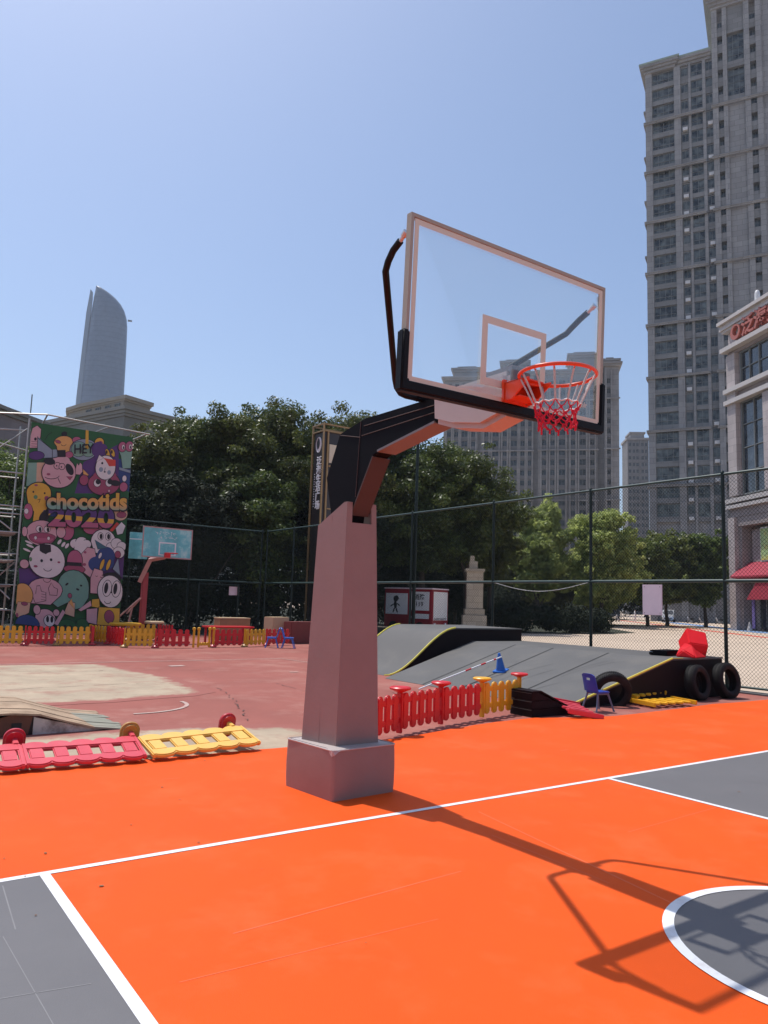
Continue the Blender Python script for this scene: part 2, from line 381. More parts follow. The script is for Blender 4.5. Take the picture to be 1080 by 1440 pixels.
# ------------------------------------------------------------------ ground and courts
def sheet(name, pts, z, m):
    mb = MB(); mb.add([(x, y, z) for x, y in pts], [tuple(range(len(pts)))])
    return structure(mb, name, m)
def ragged(pts, step=.12, amp=.04, seed=1):
    rg = random.Random(seed); out = []
    for i in range(len(pts)):
        a = Vector((*pts[i], 0)); b = Vector((*pts[(i+1) % len(pts)], 0)); n = max(1, int((b-a).length/step))
        for k in range(n):
            q = a.lerp(b, k/n); out.append((q.x + rg.uniform(-amp, amp), q.y + rg.uniform(-amp, amp)))
    return out
g = MB(); g.add([(-2600,-2600,0),(2600,-2600,0),(2600,2600,0),(-2600,2600,0)], [(0,1,2,3)])
structure(g, 'ground', M['plaza'])
sheet('red_court', [(-24,-16),(11.36,-16),(11.36,26.3),(-24,26.3)], .006, M['red_court'])
EDGE = [(-20,3.85),(-2.2,3.86),(.1,3.82),(.35,3.80),(1.0,3.70),(1.9,3.69),(2.9,3.93),(3.9,4.12),(4.7,4.16),(5.6,3.82),(6.4,3.78),(7.4,3.86),(8.9,3.98),(10.2,3.93),(11.30,3.95)]
er = []
for i in range(len(EDGE)-1):
    a, b = EDGE[i], EDGE[i+1]; n = max(1, int((b[0]-a[0])/.15))
    for k in range(n):
        t = k/n; er.append((a[0]+(b[0]-a[0])*t, a[1]+(b[1]-a[1])*t + random.uniform(-.012,.012)))
er.append(EDGE[-1])
ob = MB(); ob.prism([(-20,-16),(11.3,-16)] + er[::-1], .007, .022, 'z')
structure(ob, 'orange_court', M['orange'])
Z1, Z2, Z3 = .0236, .0252, .0268
BL = 1.206
sheet('grey_court_zone', [(-14,-14),(-2.40,-14),(-2.405,BL-.03),(-14,BL-.03)], Z1, M['grey_court'])
sheet('grey_court_zone', [(2.47,-14),(10.4,-14),(10.4,BL-.03),(2.47,BL-.03)], Z1, M['grey_court'])
sheet('grey_court_circle', circ(.515,-1.70,.77,.77,64), Z1, M['grey_court'])
ln = MB()
def strip(a, b, wd, z, mb):
    a = Vector((*a,0)); b = Vector((*b,0)); d = (b-a).normalized(); n = Vector((-d.y,d.x,0))*wd/2
    mb.add([((a-n).x,(a-n).y,z),((b-n).x,(b-n).y,z),((b+n).x,(b+n).y,z),((a+n).x,(a+n).y,z)], [(0,1,2,3)])
strip((-14,BL-.025),(10.4,BL-.025),.05,Z2,ln)
strip((-2.40,BL-.05),(-2.40,-4.6),.054,Z2,ln); strip((2.47,BL-.05),(2.47,-4.6),.05,Z2,ln)
N_ = 72
for k in range(N_):
    a0, a1 = 2*PI*k/N_, 2*PI*(k+1)/N_
    P = lambda r, a: (.515 + r*math.cos(a), -1.70 + r*math.sin(a), Z3)
    ln.add([P(.757,a0),P(.813,a0),P(.813,a1),P(.757,a1)], [(0,1,2,3)])
structure(ln, 'court_lines', M['line_white'])
sc = MB()
for a, b, wd in (((-1.83,-.05),(-.35,.03),.010),((.62,.93),(.30,-1.0),.012),((.30,.45),(.26,-.55),.006),((-2.2,-.35),(-.9,-.42),.006),((1.2,.02),(3.2,.12),.008),((.2,2.9),(.5,2.9),.008),((3.1,2.3),(3.25,2.32),.012),((-1.1,3.0),(-.95,2.98),.01)):
    strip(a, b, wd, .0232, sc)
structure(sc, 'scuff_marks', M['orange_scuff'])
gs = MB()
for a, b, wd in (((-2.62,1.1),(-2.66,.5),.006),((-2.72,.45),(-2.68,-.7),.004),((-2.9,-.1),(-2.50,-.18),.005),((-3.1,.3),(-2.95,.22),.005),((.35,-1.55),(.75,-2.2),.004),((3.2,.6),(4.0,.2),.004)):
    strip(a, b, wd, .0246, gs)
structure(gs, 'pale_scratches', mat('pale_scratch', (.215,.21,.212), .6))
# worn zones and faded lines of the old red court
def worn_mat():
    m = M['faded'].copy(); m.name = 'worn_patch_edge'; nt = m.node_tree; N, L = nt.nodes.new, nt.links.new; b = nt.nodes['Principled BSDF']
    src = b.inputs['Base Color'].links[0].from_socket; at = N('ShaderNodeAttribute'); at.attribute_name = 'wear'
    tc = N('ShaderNodeTexCoord'); n = N('ShaderNodeTexNoise'); n.inputs['Scale'].default_value = 3.5; n.inputs['Detail'].default_value = 9; n.inputs['Roughness'].default_value = .75; L(tc.outputs['Object'], n.inputs['Vector'])
    ad = N('ShaderNodeMath'); ad.operation = 'ADD'; L(at.outputs['Fac'], ad.inputs[0]); L(n.outputs['Fac'], ad.inputs[1])
    mr = N('ShaderNodeMapRange'); mr.inputs[1].default_value = .78; mr.inputs[2].default_value = 1.05; L(ad.outputs[0], mr.inputs[0])
    mx = N('ShaderNodeMix'); mx.data_type = 'RGBA'; L(mr.outputs[0], mx.inputs[0]); mx.inputs[6].default_value = (.320,.115,.093,1); L(src, mx.inputs[7]); L(mx.outputs[2], b.inputs['Base Color'])
    return m
WORN = worn_mat()
def patch(pts, z, seed):
    P_ = ragged(pts, .3, .06, seed); n = len(P_); out_ = []
    for i in range(n):
        a = Vector((*P_[i-1],0)); b = Vector((*P_[(i+1) % n],0)); d = (b-a).normalized(); nn = Vector((-d.y,d.x,0)); q_ = Vector((*P_[i],0))
        out_.append((q_ + nn*.42, q_ - nn*.22))
    v = [(o_.x,o_.y,z) for o_, i_ in out_] + [(i_.x,i_.y,z) for o_, i_ in out_]
    f = [(i,(i+1) % n,n+(i+1) % n,n+i) for i in range(n)] + [tuple(range(n,2*n))]
    mb = MB(); mb.add(v, f); o = structure(mb, 'faded_court_patch', WORN)
    at = o.data.attributes.new('wear', 'FLOAT', 'POINT')
    at.data.foreach_set('value', [0.0]*n + [.85]*n)
patch([(-8,14.1),(1.15,14.0),(1.55,11.2),(1.40,8.65),(-.2,8.3),(-8,8.4)], .010, 3)
patch([(-8,5.2),(-1.6,5.35),(0,5.25),(1.0,4.85),(1.1,4.2),(.8,3.5),(-8,3.5)], .010, 5)
fl = MB()
strip((-8,14.25),(6.2,14.6),.06,.014,fl); strip((6.2,14.6),(6.5,11.2),.04,.014,fl)
pr_ = None
for k in range(19):
    a = R(-95 + 100*k/18); q = (-.1 + .92*math.cos(a), 7.55 + .85*math.sin(a))
    if pr_: strip(pr_, q, .06, .014, fl)
    pr_ = q
strip((-.72,5.35),(-.55,4.6),.05,.014,fl)
for a, b, wd in (((2.75,6.35),(2.95,6.4),.14),((2.65,13.2),(3.0,13.25),.2),((4.6,11.2),(4.8,11.2),.10)): strip(a, b, wd, .014, fl)
structure(fl, 'faded_court_lines', M['faded_line'])
ck = MB(); rc = random.Random(21)
for pts in ([(2.0,9.0),(1.75,8.0),(1.45,7.0),(1.2,6.3),(.9,5.5)],[(3.3,7.5),(3.2,8.4),(3.35,9.6)],[(-1.2,9.9),(.6,10.1),(1.5,10.0)],[(4.2,6.2),(4.6,7.4),(4.5,8.6)],[(-.9,13.0),(.3,12.4),(1.4,12.6),(3.2,12.1)]):
    prev = None
    for a_, b_ in zip(pts[:-1], pts[1:]):
        for k in range(9):
            q_ = (a_[0]+(b_[0]-a_[0])*k/9+rc.uniform(-.04,.04), a_[1]+(b_[1]-a_[1])*k/9+rc.uniform(-.04,.04))
            if prev and rc.random() < .72: strip(prev, q_, rc.uniform(.006,.022), .0155, ck)
            prev = q_
structure(ck, 'ground_cracks', M['crack'])
sp0 = MB()
for k in range(70):
    x, y = rc.uniform(-4,9), rc.uniform(-2.5,3.6); r_ = rc.uniform(.004,.014); a0 = rc.uniform(0,3)
    sp0.add([(x+r_*rc.uniform(.5,1.3)*math.cos(a0+2*PI*j/6), y+r_*rc.uniform(.5,1.3)*math.sin(a0+2*PI*j/6), .0278) for j in range(6)], [tuple(range(6))])
tag(structure(sp0, 'grit', M['grit']), kind='stuff', label='scattered specks of grit and dry leaf on the orange court', cat='grit')
sheet('planting_bed', [(-14,27.2),(22.5,27.2),(25.5,38),(44,44),(58,58),(78,69),(112,78),(112,120),(-30,120)], .012, M['soil'])
sheet('planting_bed', [(29.5,29.0),(36.5,28.2),(43.0,30.2),(52,40),(64,47),(78,43.2),(79,47),(62,51),(44,44),(33,38)], .016, M['soil'])
kb = MB(); kb.box((11.28,-10,.0),(11.62,26.6,.035)); kb.box((-20,26.3,0),(11.62,26.6,.035)); structure(kb, 'fence_kerb', M['kerb'])
rl = MB(); strip((99,74),(49.4,24.0),.9,.006,rl); structure(rl, 'red_running_lane', M['lane_red'])
rl = MB(); strip((101,66.4),(62,30.2),2.3,.006,rl); structure(rl, 'blue_running_lane', M['lane_blue'])
rl = MB(); strip((96,66.5),(66,40.0),.7,.012,rl); structure(rl, 'yellow_running_lane', M['lane_yellow'])

# ------------------------------------------------------------------ the hoop in front
hoop = thing('basketball_hoop', 'large basketball hoop in the foreground with clear glass backboard on a padded grey post', 'basketball hoop', (.1, 2.02, 0))
def hb(mb, name, m, parent=None, **k):
    o = mb.build(name, m, world=False, **k)
    for v in o.data.vertices: v.co -= hoop.location
    o.parent = parent or hoop
    return o
TB, RB, ZR = .0516, -.0143, 3.0075
def BP(x, y, z):
    """board space: x along the board, y behind its face, z above the ring's height"""
    xx = x*math.cos(RB) + z*math.sin(RB); hh = -x*math.sin(RB) + z*math.cos(RB)
    return (xx, -hh*math.sin(TB) + y*math.cos(TB), ZR + hh*math.cos(TB) + y*math.sin(TB))
def bbox_(mb, a, b, mi=0):
    t = MB(); t.box(a, b); mb.add([BP(*q) for q in t.v], t.f, mi)
def soft_quad(pts, r=.03):
    out = []
    for i in range(4):
        p_, a_, b_ = Vector((*pts[i],0)), Vector((*pts[i-1],0)), Vector((*pts[(i+1) % 4],0))
        da, db = (a_-p_).normalized()*r, (b_-p_).normalized()*r
        for k in range(5):
            t = k/4; q_ = (p_+da)*(1-t)**2 + p_*2*t*(1-t) + (p_+db)*t*t; out.append((q_.x, q_.y))
    return out
BQ = [(-.212,1.690),(.415,1.728),(.352,2.375),(-.278,2.338)]
bc_ = (sum(p_[0] for p_ in BQ)/4, sum(p_[1] for p_ in BQ)/4)
base = MB(); rings_b = []
for z, g_ in ((.022,1.0),(.10,1.012),(.22,1.016),(.34,1.008),(.405,1.0)):
    rings_b.append([(bc_[0]+(x-bc_[0])*g_, bc_[1]+(y-bc_[1])*g_, z) for x, y in soft_quad(BQ)])
base.loft(rings_b); b_o = hb(base, 'padded_base', M['pad_grey'], smooth=50)
pp = MB(); pp.tube([(bc_[0]+(x-bc_[0])*1.0, bc_[1]+(y-bc_[1])*1.0, .404) for x, y in soft_quad(BQ)], .007, 6, closed=True); hb(pp, 'piping', M['pad_light'], parent=b_o, smooth=60)
fl0 = MB(); fl0.add([(-.222,1.70,.409),(-.10,1.705,.411),(-.205,1.683,.375),(-.214,1.80,.411),(-.224,1.705,.36),(-.17,1.681,.40)], [(0,5,1,3),(0,4,2,5),(0,3,4)]); hb(fl0, 'folded_flap', M['pad_light'], parent=b_o)
fp = MB(); fp.prism(soft_quad([(bc_[0]+(x-bc_[0])*.93, bc_[1]+(y-bc_[1])*.93) for x, y in BQ]), .400, .409); hb(fp, 'base_cover', M['pad_light'], parent=b_o)
# tapered casing with a notch on the court side and a top that slopes down behind
post = MB()
def cas(f):  # f 0 bottom, 1 top: half-width, front y, rear y
    return (-.10+.04*f, .315-.08*f, 1.84+.03*f, 2.235+.015*f)
zt, zr_ = 2.41, 2.225
def side_poly(x0f, x1f):
    pass
a = cas(0); tF = cas(1.0); tR = cas(.93)
# outer walls as closed solids: left wall, right wall, rear wall, front wall with the notch cut out
th = .035
L0, L1 = a[0], tF[0]; R0, R1 = a[1], tF[1]
def wall_x(xo0, xo1, sgn):
    # a side wall: bottom and top rings follow the taper; top edge slopes to the rear
    vs = []
    for dx in (0, sgn*th):
        vs += [(xo0+dx, a[2], .40), (xo0+dx-sgn*.095, a[3], .40), (xo1+dx-sgn*.055, tR[3], zr_), (xo1+dx, tF[2]+.05, zt), (xo1+dx, tF[2], zt)]
    post.add(vs, [(0,1,2,3,4),(5,9,8,7,6)] + [(i,5+i,5+(i+1)%5,(i+1)%5) for i in range(5)])
wall_x(L0, L1, 1); wall_x(R0, R1, -1)
def ramp_q(x0b, x1b, x0t, x1t, yb, yt, zb, ztp, t):
    post.add([(x0b,yb,zb),(x1b,yb,zb),(x1t,yt,ztp),(x0t,yt,ztp),(x0b,yb+t,zb),(x1b,yb+t,zb),(x1t,yt+t,ztp),(x0t,yt+t,ztp)],
             [(0,1,2,3),(4,7,6,5),(0,4,5,1),(1,5,6,2),(2,6,7,3),(3,7,4,0)])
f_n = (2.235-.40)/(zt-.40)
xl = L0+(L1-L0)*f_n; xr = R0+(R1-R0)*f_n; yn = a[2]+(tF[2]-a[2])*f_n
ramp_q(L0+.001, R0-.001, xl+.001, xr-.001, a[2]-.002, yn-.002, .402, 2.235, .03)     # front wall below the notch
ramp_q(xl+.001, xl+.052, L1+.001, L1+.052, yn-.002, tF[2]-.002, 2.235, zt-.001, .03)  # its two ears
ramp_q(xr-.052, xr-.001, R1-.052, R1-.001, yn-.002, tF[2]-.002, 2.235, zt-.001, .03)
ramp_q(L0-.06, R0+.06, L1-.02, R1+.02, a[3]-.03, tR[3]-.03, .402, zr_, .028)
pc = hb(post, 'post_pad', M['pad_grey'], smooth=30)
sm0 = MB()
for t_ in (.5,):
    xb, xt = L0-.095*t_, L1-.055*t_; yb_, yt_ = a[2]+(a[3]-a[2])*t_, tF[2]+(tR[3]-tF[2])*t_
    sm0.tube([(xb-.001,yb_,.42),(xt-.001,yt_,2.30)], .0022, 5)
sm0.tube([(L0-.001,a[2]+.002,.41),(L1-.001,tF[2]+.002,2.40)], .0045, 6)
hb(sm0, 'pad_seam', M['pad_grey'], parent=pc)
ins = MB(); ins.box((-.03,1.90,2.0),(.20,2.24,2.17)); hb(ins, 'post_core', M['dark_trim'])
XA0, XA1 = .0, .155
prof = [(2.19,2.10),(2.24,2.36),(2.335,2.67),(2.135,3.045),(1.75,3.115),(.81,3.108),(.78,2.915),(1.50,2.805),(1.60,2.775),(1.92,2.31),(1.96,2.10)]
am = MB(); am.prism(prof, XA0, XA1, 'x'); arm = hb(am, 'arm', M['arm_black'], bevel=.006, smooth=30)
fl_ = MB()
def rail_x(pts, x0, x1, t, mb):
    for (y0,z0),(y1,z1) in zip(pts[:-1], pts[1:]):
        d = Vector((0,y1-y0,z1-z0)).normalized(); n = Vector((0,-d.z,d.y))*t
        mb.add([(x0,y0,z0),(x1,y0,z0),(x1,y1,z1),(x0,y1,z1),(x0,y0+n.y,z0+n.z),(x1,y0+n.y,z0+n.z),(x1,y1+n.y,z1+n.z),(x0,y1+n.y,z1+n.z)],
               [(0,3,2,1),(4,5,6,7),(0,1,5,4),(1,2,6,5),(2,3,7,6),(3,0,4,7)])
rail_x([(.80,2.905),(1.53,2.793)], XA0-.012, XA1+.02, .018, fl_)
hb(fl_, 'arm_flange', M['arm_under'], parent=arm)
fl2 = MB(); rail_x([(1.60,2.765),(1.90,2.30)], XA0-.004, XA1+.02, .014, fl2); hb(fl2, 'inner_flange', M['arm_inner'], parent=arm)
sm_ = MB()
for (p0, p1) in (((1.75,3.05),(.80,3.045)),((1.78,2.97),(.79,2.99)),((1.80,3.10),(1.84,2.45)),((2.12,3.03),(1.80,2.96))):
    sm_.tube([(XA0-.002,*p0),(XA0-.002,*p1)], .0035, 5)
hb(sm_, 'arm_seam', M['arm_inner'], parent=arm)
head = MB()
hp = [(.815,3.135),(.03,3.130),(.03,2.83),(.28,2.775),(.60,2.835),(.80,2.905)]
head.prism(hp, XA0-.035, XA1+.045, 'x'); hb(head, 'head_pad', M['pad_light'], bevel=.035, smooth=60, seg=4)
hc = MB(); hc.box((XA0+.02,.035,3.13),(XA1-.02,.34,3.17)); hc.box((XA0+.0,.0,2.90),(XA1,.034,3.128)); hb(hc, 'board_bracket', M['arm_under'])
# glass board
board = MB(); bbox_(board, (-.877,.004,-.122), (.877,.016,.877)); bg = hb(board, 'backboard_glass', M['board_glass'])
fr = MB()
for (a_, b_) in (((-.9,0,.878),(.9,.045,.90)),((-.9,0,-.15),(.9,.045,-.122)),((-.9,0,-.1215),(-.878,.045,.8775)),((.878,0,-.1215),(.9,.045,.8775))): bbox_(fr, a_, b_)
hb(fr, 'backboard_frame', M['frame_alu'])
bl = MB()
t_ = .032
for (a_, b_) in (((-.870,.001,.838),(.870,.0035,.870)),((-.870,.001,-.12),(.870,.0035,-.088)),((-.870,.001,-.0878),(-.838,.0035,.8378)),((.838,.001,-.0878),(.870,.0035,.8378))): bbox_(bl, a_, b_)
for (a_, b_) in (((-.295,.001,.372),(.295,.0035,.42)),((-.295,.001,-.03),(.295,.0035,.018)),((-.295,.001,.0182),(-.247,.0035,.3718)),((.247,.001,.0182),(.295,.0035,.3718))): bbox_(bl, a_, b_)
hb(bl, 'painted_lines', M['board_line'], parent=bg)
v, f = text_geo('Jnlr', .055, 0.001); tx = MB(); tx.add([BP(.70+q[0], .0025, -.005+q[1]) for q in v], f); hb(tx, 'maker_lettering', M['board_line'], parent=bg)
pad = MB(); U = [(-.925,.185),(-.925,-.185),(.925,-.185),(.925,.185),(.872,.185),(.872,-.118),(-.872,-.118),(-.872,.185)]
t = MB(); t.prism(U, -.014, .058, 'y'); pad.add([BP(*q) for q in t.v], t.f)
hb(pad, 'edge_pad', M['black_pad'], bevel=.012, smooth=40, seg=3)
for s in (-1, 1):
    st = MB(); xc = .06
    pth = [(xc+s*.02,.98,3.125),(xc+s*.20,.985,3.125),(xc+s*.255,.985,3.135),(xc+s*.295,.98,3.17),(xc+s*.33,.955,3.22),(s*.853,.292,3.657),(s*.868,.245,3.70),(s*.878,.18,3.745),(s*.879,.107,3.778)]
    st.tube([Vector(q) for q in pth], .0225, 12)
    so = hb(st, 'brace_tube', M['black_pad'], smooth=60)
    e = MB(); e.tube([(s*.879,.115,3.773),(s*.881,.05,3.812)], .014, 10); e.tube([(s*.881,.075,3.797),(s*.882,.045,3.815)], .021, 10)
    e.box((s*.882-.02,.0,3.77),(s*.882+.02,.012,3.86)); hb(e, 'brace_end', M['chrome'], parent=so, smooth=40)
cl = MB(); cl.box((XA0-.05,.955,3.11),(XA1+.05,1.01,3.165)); cl.tube([(-.04,.98,3.10),(-.04,.98,3.19)], .008, 8); cl.tube([(.19,.98,3.10),(.19,.98,3.19)], .008, 8); hb(cl, 'brace_clamp', M['arm_black'])
# ring, bracket and net
RC = Vector((0,-.375,2.998)); rr = .2335
rim = MB(); rim.tube([(RC.x+rr*math.cos(2*PI*k/48), RC.y+rr*math.sin(2*PI*k/48), RC.z) for k in range(48)], .0115, 10, closed=True)
ring = hb(rim, 'ring', M['rim'], smooth=60)
bk = MB()
bk.box((-.115,-.028,2.885),(.115,-.006,3.03))
for s in (-1, 1):
    bk.prism([(-.028,3.012),(-.028,2.888),(-.09,2.888),(-.20,2.965),(-.235,2.990),(-.235,3.006)], s*.105, s*.092, 'x')
bk.prism([(-.105,-.028),(.105,-.028),(.105,-.16),(.07,-.20),(-.07,-.20),(-.105,-.16)], 2.998, 3.008, 'z')
bk.prism([(-.09,-.028),(.09,-.028),(.09,-.15),(-.09,-.15)], 2.90, 2.908, 'z')
hb(bk, 'ring_bracket', M['rim'], bevel=.003)
for x in (-.085, .085):
    for z in (2.905, 3.015): bo = MB(); bo.tube([(x,-.034,z),(x,-.028,z)], .009, 8); hb(bo, 'bracket_bolt', M['chrome'])
nw = MB(); nr = MB(); rn = random.Random(3)
K = 12
def npt(k, lev, jit=0.0):
    rad = [.225,.172,.142,.128,.118,.112,.110][lev] + rn.uniform(-jit,jit); z = [0.0,-.105,-.172,-.208,-.243,-.275,-.306][lev] + rn.uniform(-jit,jit)
    a_ = 2*PI*k/K + .12; return Vector((RC.x + rad*math.cos(a_), RC.y + rad*math.sin(a_), RC.z - .012 + z))
def sag(a_, b_, d=.0):
    return [a_, a_.lerp(b_,.5) + Vector((0,0,-d)), b_]
lv = [[npt(k + (.5 if l_ % 2 else 0), l_, .012 if l_ > 2 else 0.0) for k in range(K)] for l_ in range(7)]
for k in range(K):
    a_ = 2*PI*k/K + .12
    hk = MB(); hk.tube([Vector((RC.x+rr*math.cos(a_)*q, RC.y+rr*math.sin(a_)*q, RC.z+dz)) for q, dz in ((1,-.009),(.985,-.022),(.955,-.024),(.945,-.012))], .0035, 6)
    hb(hk, 'net_hook', M['rim'], parent=ring)
    # long white loops from each hook down to the first knots
    for d_ in (-1, 0): nw.tube(sag(lv[0][k], lv[2][(k+d_+1) % K] if d_ else lv[2][k], -.004), .0064, 6)
    nw.tube(sag(lv[2][k], lv[2][(k+1) % K], .012), .0054, 6)
    for l_ in (2, 3, 4, 5):
        nxt = (k, (k-1) % K) if l_ % 2 == 0 else (k, (k+1) % K)
        for q in nxt: nr.tube(sag(lv[l_][k], lv[l_+1][q], rn.uniform(.002,.012)), .0038, 6)
    nr.tube(sag(lv[6][k], lv[5][k], .02), .005, 6); nr.tube([lv[6][k], lv[6][k]+Vector((rn.uniform(-.01,.01),rn.uniform(-.01,.01),-.028))], .006, 6)
    for l_ in (3, 4, 5): nr.tube([lv[l_][k]+Vector((0,0,.008)), lv[l_][k]+Vector((0,0,-.008))], .0085, 6)
net = hb(nw, 'net', M['net_white'], smooth=60); hb(nr, 'net_lower', M['net_red'], parent=net, smooth=60)

# ------------------------------------------------------------------ chain link fences
def link_mesh(mb, A, B, z0, z1, p=.08, r=.0034):
    """two sets of crossing diagonal wires between A and B"""
    A = Vector(A); B = Vector(B); Lg = (B-A).length; d = (B-A).normalized(); nrm = Vector((-d.y, d.x, 0)); H = z1 - z0
    for sgn, off in ((1, r), (-1, -r)):
        k = -int(H/p) - 1
        while k*p < Lg + H:
            s0 = k*p
            # line: s = s0 + sgn*z for sgn 1 ; s = s0 - z (shifted) for sgn -1
            if sgn == 1: za, zb = max(0, -s0), min(H, Lg - s0)
            else: za, zb = max(0, s0 - Lg), min(H, s0)
            if zb - za > .02:
                P = A + d*(s0 + sgn*za) + nrm*off; Q = A + d*(s0 + sgn*zb) + nrm*off
                mb.tube([(P.x,P.y,z0+za),(Q.x,Q.y,z0+zb)], r, 3)
            k += 1
def fence(name, label, A, B, stations, H=4.5):
    A = Vector(A); B = Vector(B); d = (B-A).normalized(); ang = math.atan2(d.y, d.x)
    t = thing(name, label, 'fence', A, ang); Lg = (B-A).length
    for s_ in stations:
        q = MB(); q.tube([(s_,0,0),(s_,0,H+.03)], .038, 10); q.lathe([(.041,H+.02),(.041,H+.05),(.02,H+.075)], 10, M=Matrix.Translation((s_,0,0)))
        for z in (.3,.9,1.5,2.9,3.6,4.2): q.lathe([(.043,z),(.043,z+.02)], 10, M=Matrix.Translation((s_,0,0)))
        q.build('post', M['green_metal'], t, smooth=50)
    for z, r, nm in ((H,.03,'top_rail'),(2.25,.038,'middle_rail'),(.12,.024,'bottom_rail')):
        q = MB(); q.tube([(0,.0,z),(Lg,.0,z)], r, 8); q.build(nm, M['rail_highlight'], t, smooth=50)
    q = MB(); link_mesh(q, (0,-.045,0), (Lg,-.045,0), .12, H)
    q.build('chain_link_mesh', M['wire'], t)
    return t
fence('chain_link_fence', 'tall dark green chain link fence along the right side of the courts', (11.45,-4.6,0), (11.45,26.2,0), [.9,4.4,7.1,9.79,13.25,16.68,20.47,23.1,25.9,28.4,30.8])
fence('chain_link_fence', 'dark green chain link fence across the rear, behind the old turquoise hoop', (-14,26.4,0), (11.36,26.4,0), [.3,3.6,6.9,10.2,13.4,16.4,19.2,22.05,25.30])
# gate leaf frame and short posts seen through the rear fence
gt = thing('fence_gate', 'plain dark green gate frame standing in the rear fence right of the old hoop', 'gate', (8.45,26.2,0))
for x in (0, 1.75): q = MB(); q.box((x-.03,-.03,0),(x+.03,.03,2.15)); q.build('gate_post', M['green_metal'], gt)
q = MB(); q.box((.031,-.025,2.08),(1.719,.025,2.14)); q.build('gate_rail', M['green_metal'], gt)
def sign_on_fence(name, label, c, w_, h_, ang, m, cat='sign'):
    t = thing(name, label, cat, c, ang)
    q = MB(); q.box((-w_/2,-.012,-h_/2),(w_/2,.012,h_/2)); q.build('board', m, t, bevel=.004)
    for sx in (-1,1):
        for sz in (-1,1):
            q = MB(); q.tube([(sx*(w_/2-.05),-.018,sz*(h_/2-.05)),(sx*(w_/2-.05),.06,sz*(h_/2-.05))], .008, 6); q.build('tie', M['dark_trim'], t)
    return t
sign_on_fence('blank_notice_board', 'blank pale upright board tied to the right fence, near the corner post', (11.36,6.86,1.83), .50, .68, -PI/2, M['sign_pink'])
sign_on_fence('notice_board', 'small pale pink notice tied to the rear fence by the gate', (10.05,26.28,1.86), .46, .36, 0, M['sign_pink'])
pl_ = thing('light_pole', 'slim dark green pole rising higher than the right fence, white cord looped at its top', 'pole', (11.58,15.86,0))
q = MB(); q.tube([(0,0,0),(0,0,7.35)], [.065,.05], 10); q.lathe([(.075,0),(.075,.04)], 10); q.build('pole', M['green_metal'], pl_, smooth=50)
q = MB(); q.tube([(0,0,7.30),(-.18,.1,7.42),(-.38,.2,7.30),(-.55,.28,7.05),(-.42,.2,7.0),(-.2,.1,7.18),(-.04,0,7.24)], .014, 6); q.build('cord_loop', M['cord_white'], pl_, smooth=60)
q = MB(); q.tube([(11.38, 11.9 - 3.2*k/14, 2.22 - .22*math.sin(PI*k/14)) for k in range(15)], .006, 6)
tag(q.build('hanging_cord', M['cord_white'], smooth=60), 'thin white cord sagging below the middle rail of the right fence', 'cord')

# ------------------------------------------------------------------ skate ramps
rp = thing('bank_ramp', 'wide grey bank ramp with dark seams rising to the right fence', 'ramp', (5.9,4.68,0))
def skew(x, y):  # the far end runs slightly skew
    return y + (.17*x)*(y/5.0)
LX, DX, HZ = 2.9, 4.55, .74
q = MB()
for (ya, yb) in ((0,4.8),):
    q.add([(0,skew(0,ya),.012),(LX,skew(LX,ya),HZ),(DX,skew(LX,ya),HZ),(0,skew(0,yb),.012),(LX,skew(LX,yb),HZ),(DX,skew(LX,yb),HZ),
           (LX,skew(LX,ya),HZ-.03),(DX,skew(LX,ya),HZ-.03),(LX,skew(LX,yb),HZ-.03),(DX,skew(LX,yb),HZ-.03),(.12,skew(0,ya),.009),(.12,skew(0,yb),.009)],
          [(0,1,4,3),(1,2,5,4),(0,10,6,1),(1,6,7,2),(3,4,8,11),(4,5,9,8),(2,7,9,5),(10,11,8,6),(6,8,9,7),(0,3,11,10)])
q.build('riding_surface', M['ramp_grey'], rp)
q = MB(); q.prism([(.14,.008),(LX,HZ-.034),(DX-.02,HZ-.034),(DX-.02,.008)], .01, .05, 'y'); q.build('side_panel', M['ramp_dark'], rp)
q = MB(); q.prism([(.14,.008),(LX,HZ-.034),(DX-.02,HZ-.034),(DX-.02,.008)], 4.72, 4.76, 'y'); q.build('side_panel', M['ramp_dark'], rp)
q = MB(); q.box((DX-.045,.051,.008),(DX-.021,4.719,HZ-.034)); q.build('rear_panel', M['ramp_dark'], rp)
def slope_z(x): return .012 + (HZ-.012)*x/LX
q = MB()
for y in (1.27, 2.55, 3.55):
    q.add([(.02,skew(0,y)-.018,slope_z(.02)+.004),(LX,skew(LX,y)-.018,HZ+.004),(LX,skew(LX,y)+.018,HZ+.004),(.02,skew(0,y)+.018,slope_z(.02)+.004)], [(0,1,2,3)])
q.build('panel_seam', M['seam'], rp)
q = MB(); rq = random.Random(8)
for k in range(9):
    y0, x0 = rq.uniform(.2,4.5), rq.uniform(.2,1.4); dy = rq.uniform(-.5,.5); ln_ = rq.uniform(.5,1.3); w_ = rq.uniform(.012,.03); prev = None
    for i in range(7):
        x = x0+ln_*i/6; y = y0+dy*(i/6)**1.7; p_ = (x, skew(x,y), slope_z(x)+.0025)
        if prev: q.add([(prev[0],prev[1]-w_/2,prev[2]),(p_[0],p_[1]-w_/2,p_[2]),(p_[0],p_[1]+w_/2,p_[2]),(prev[0],prev[1]+w_/2,prev[2])], [(0,1,2,3)])
        prev = p_
q.build('wheel_marks', M['ramp_mark'], rp)
q = MB(); q.tube([(.03,.0,.03),(LX,.0,HZ+.005)], .017, 6); q.tube([(LX+.004,-.004,HZ+.004),(LX+.32,-.004,HZ+.004)], .006, 6)
q.build('yellow_edge', M['yellow_edge'], rp)
lr = thing('launch_ramp', 'taller grey launch ramp with a curved face edged in yellow, behind the bank ramp', 'ramp', (6.25,9.98,0))
cur = []
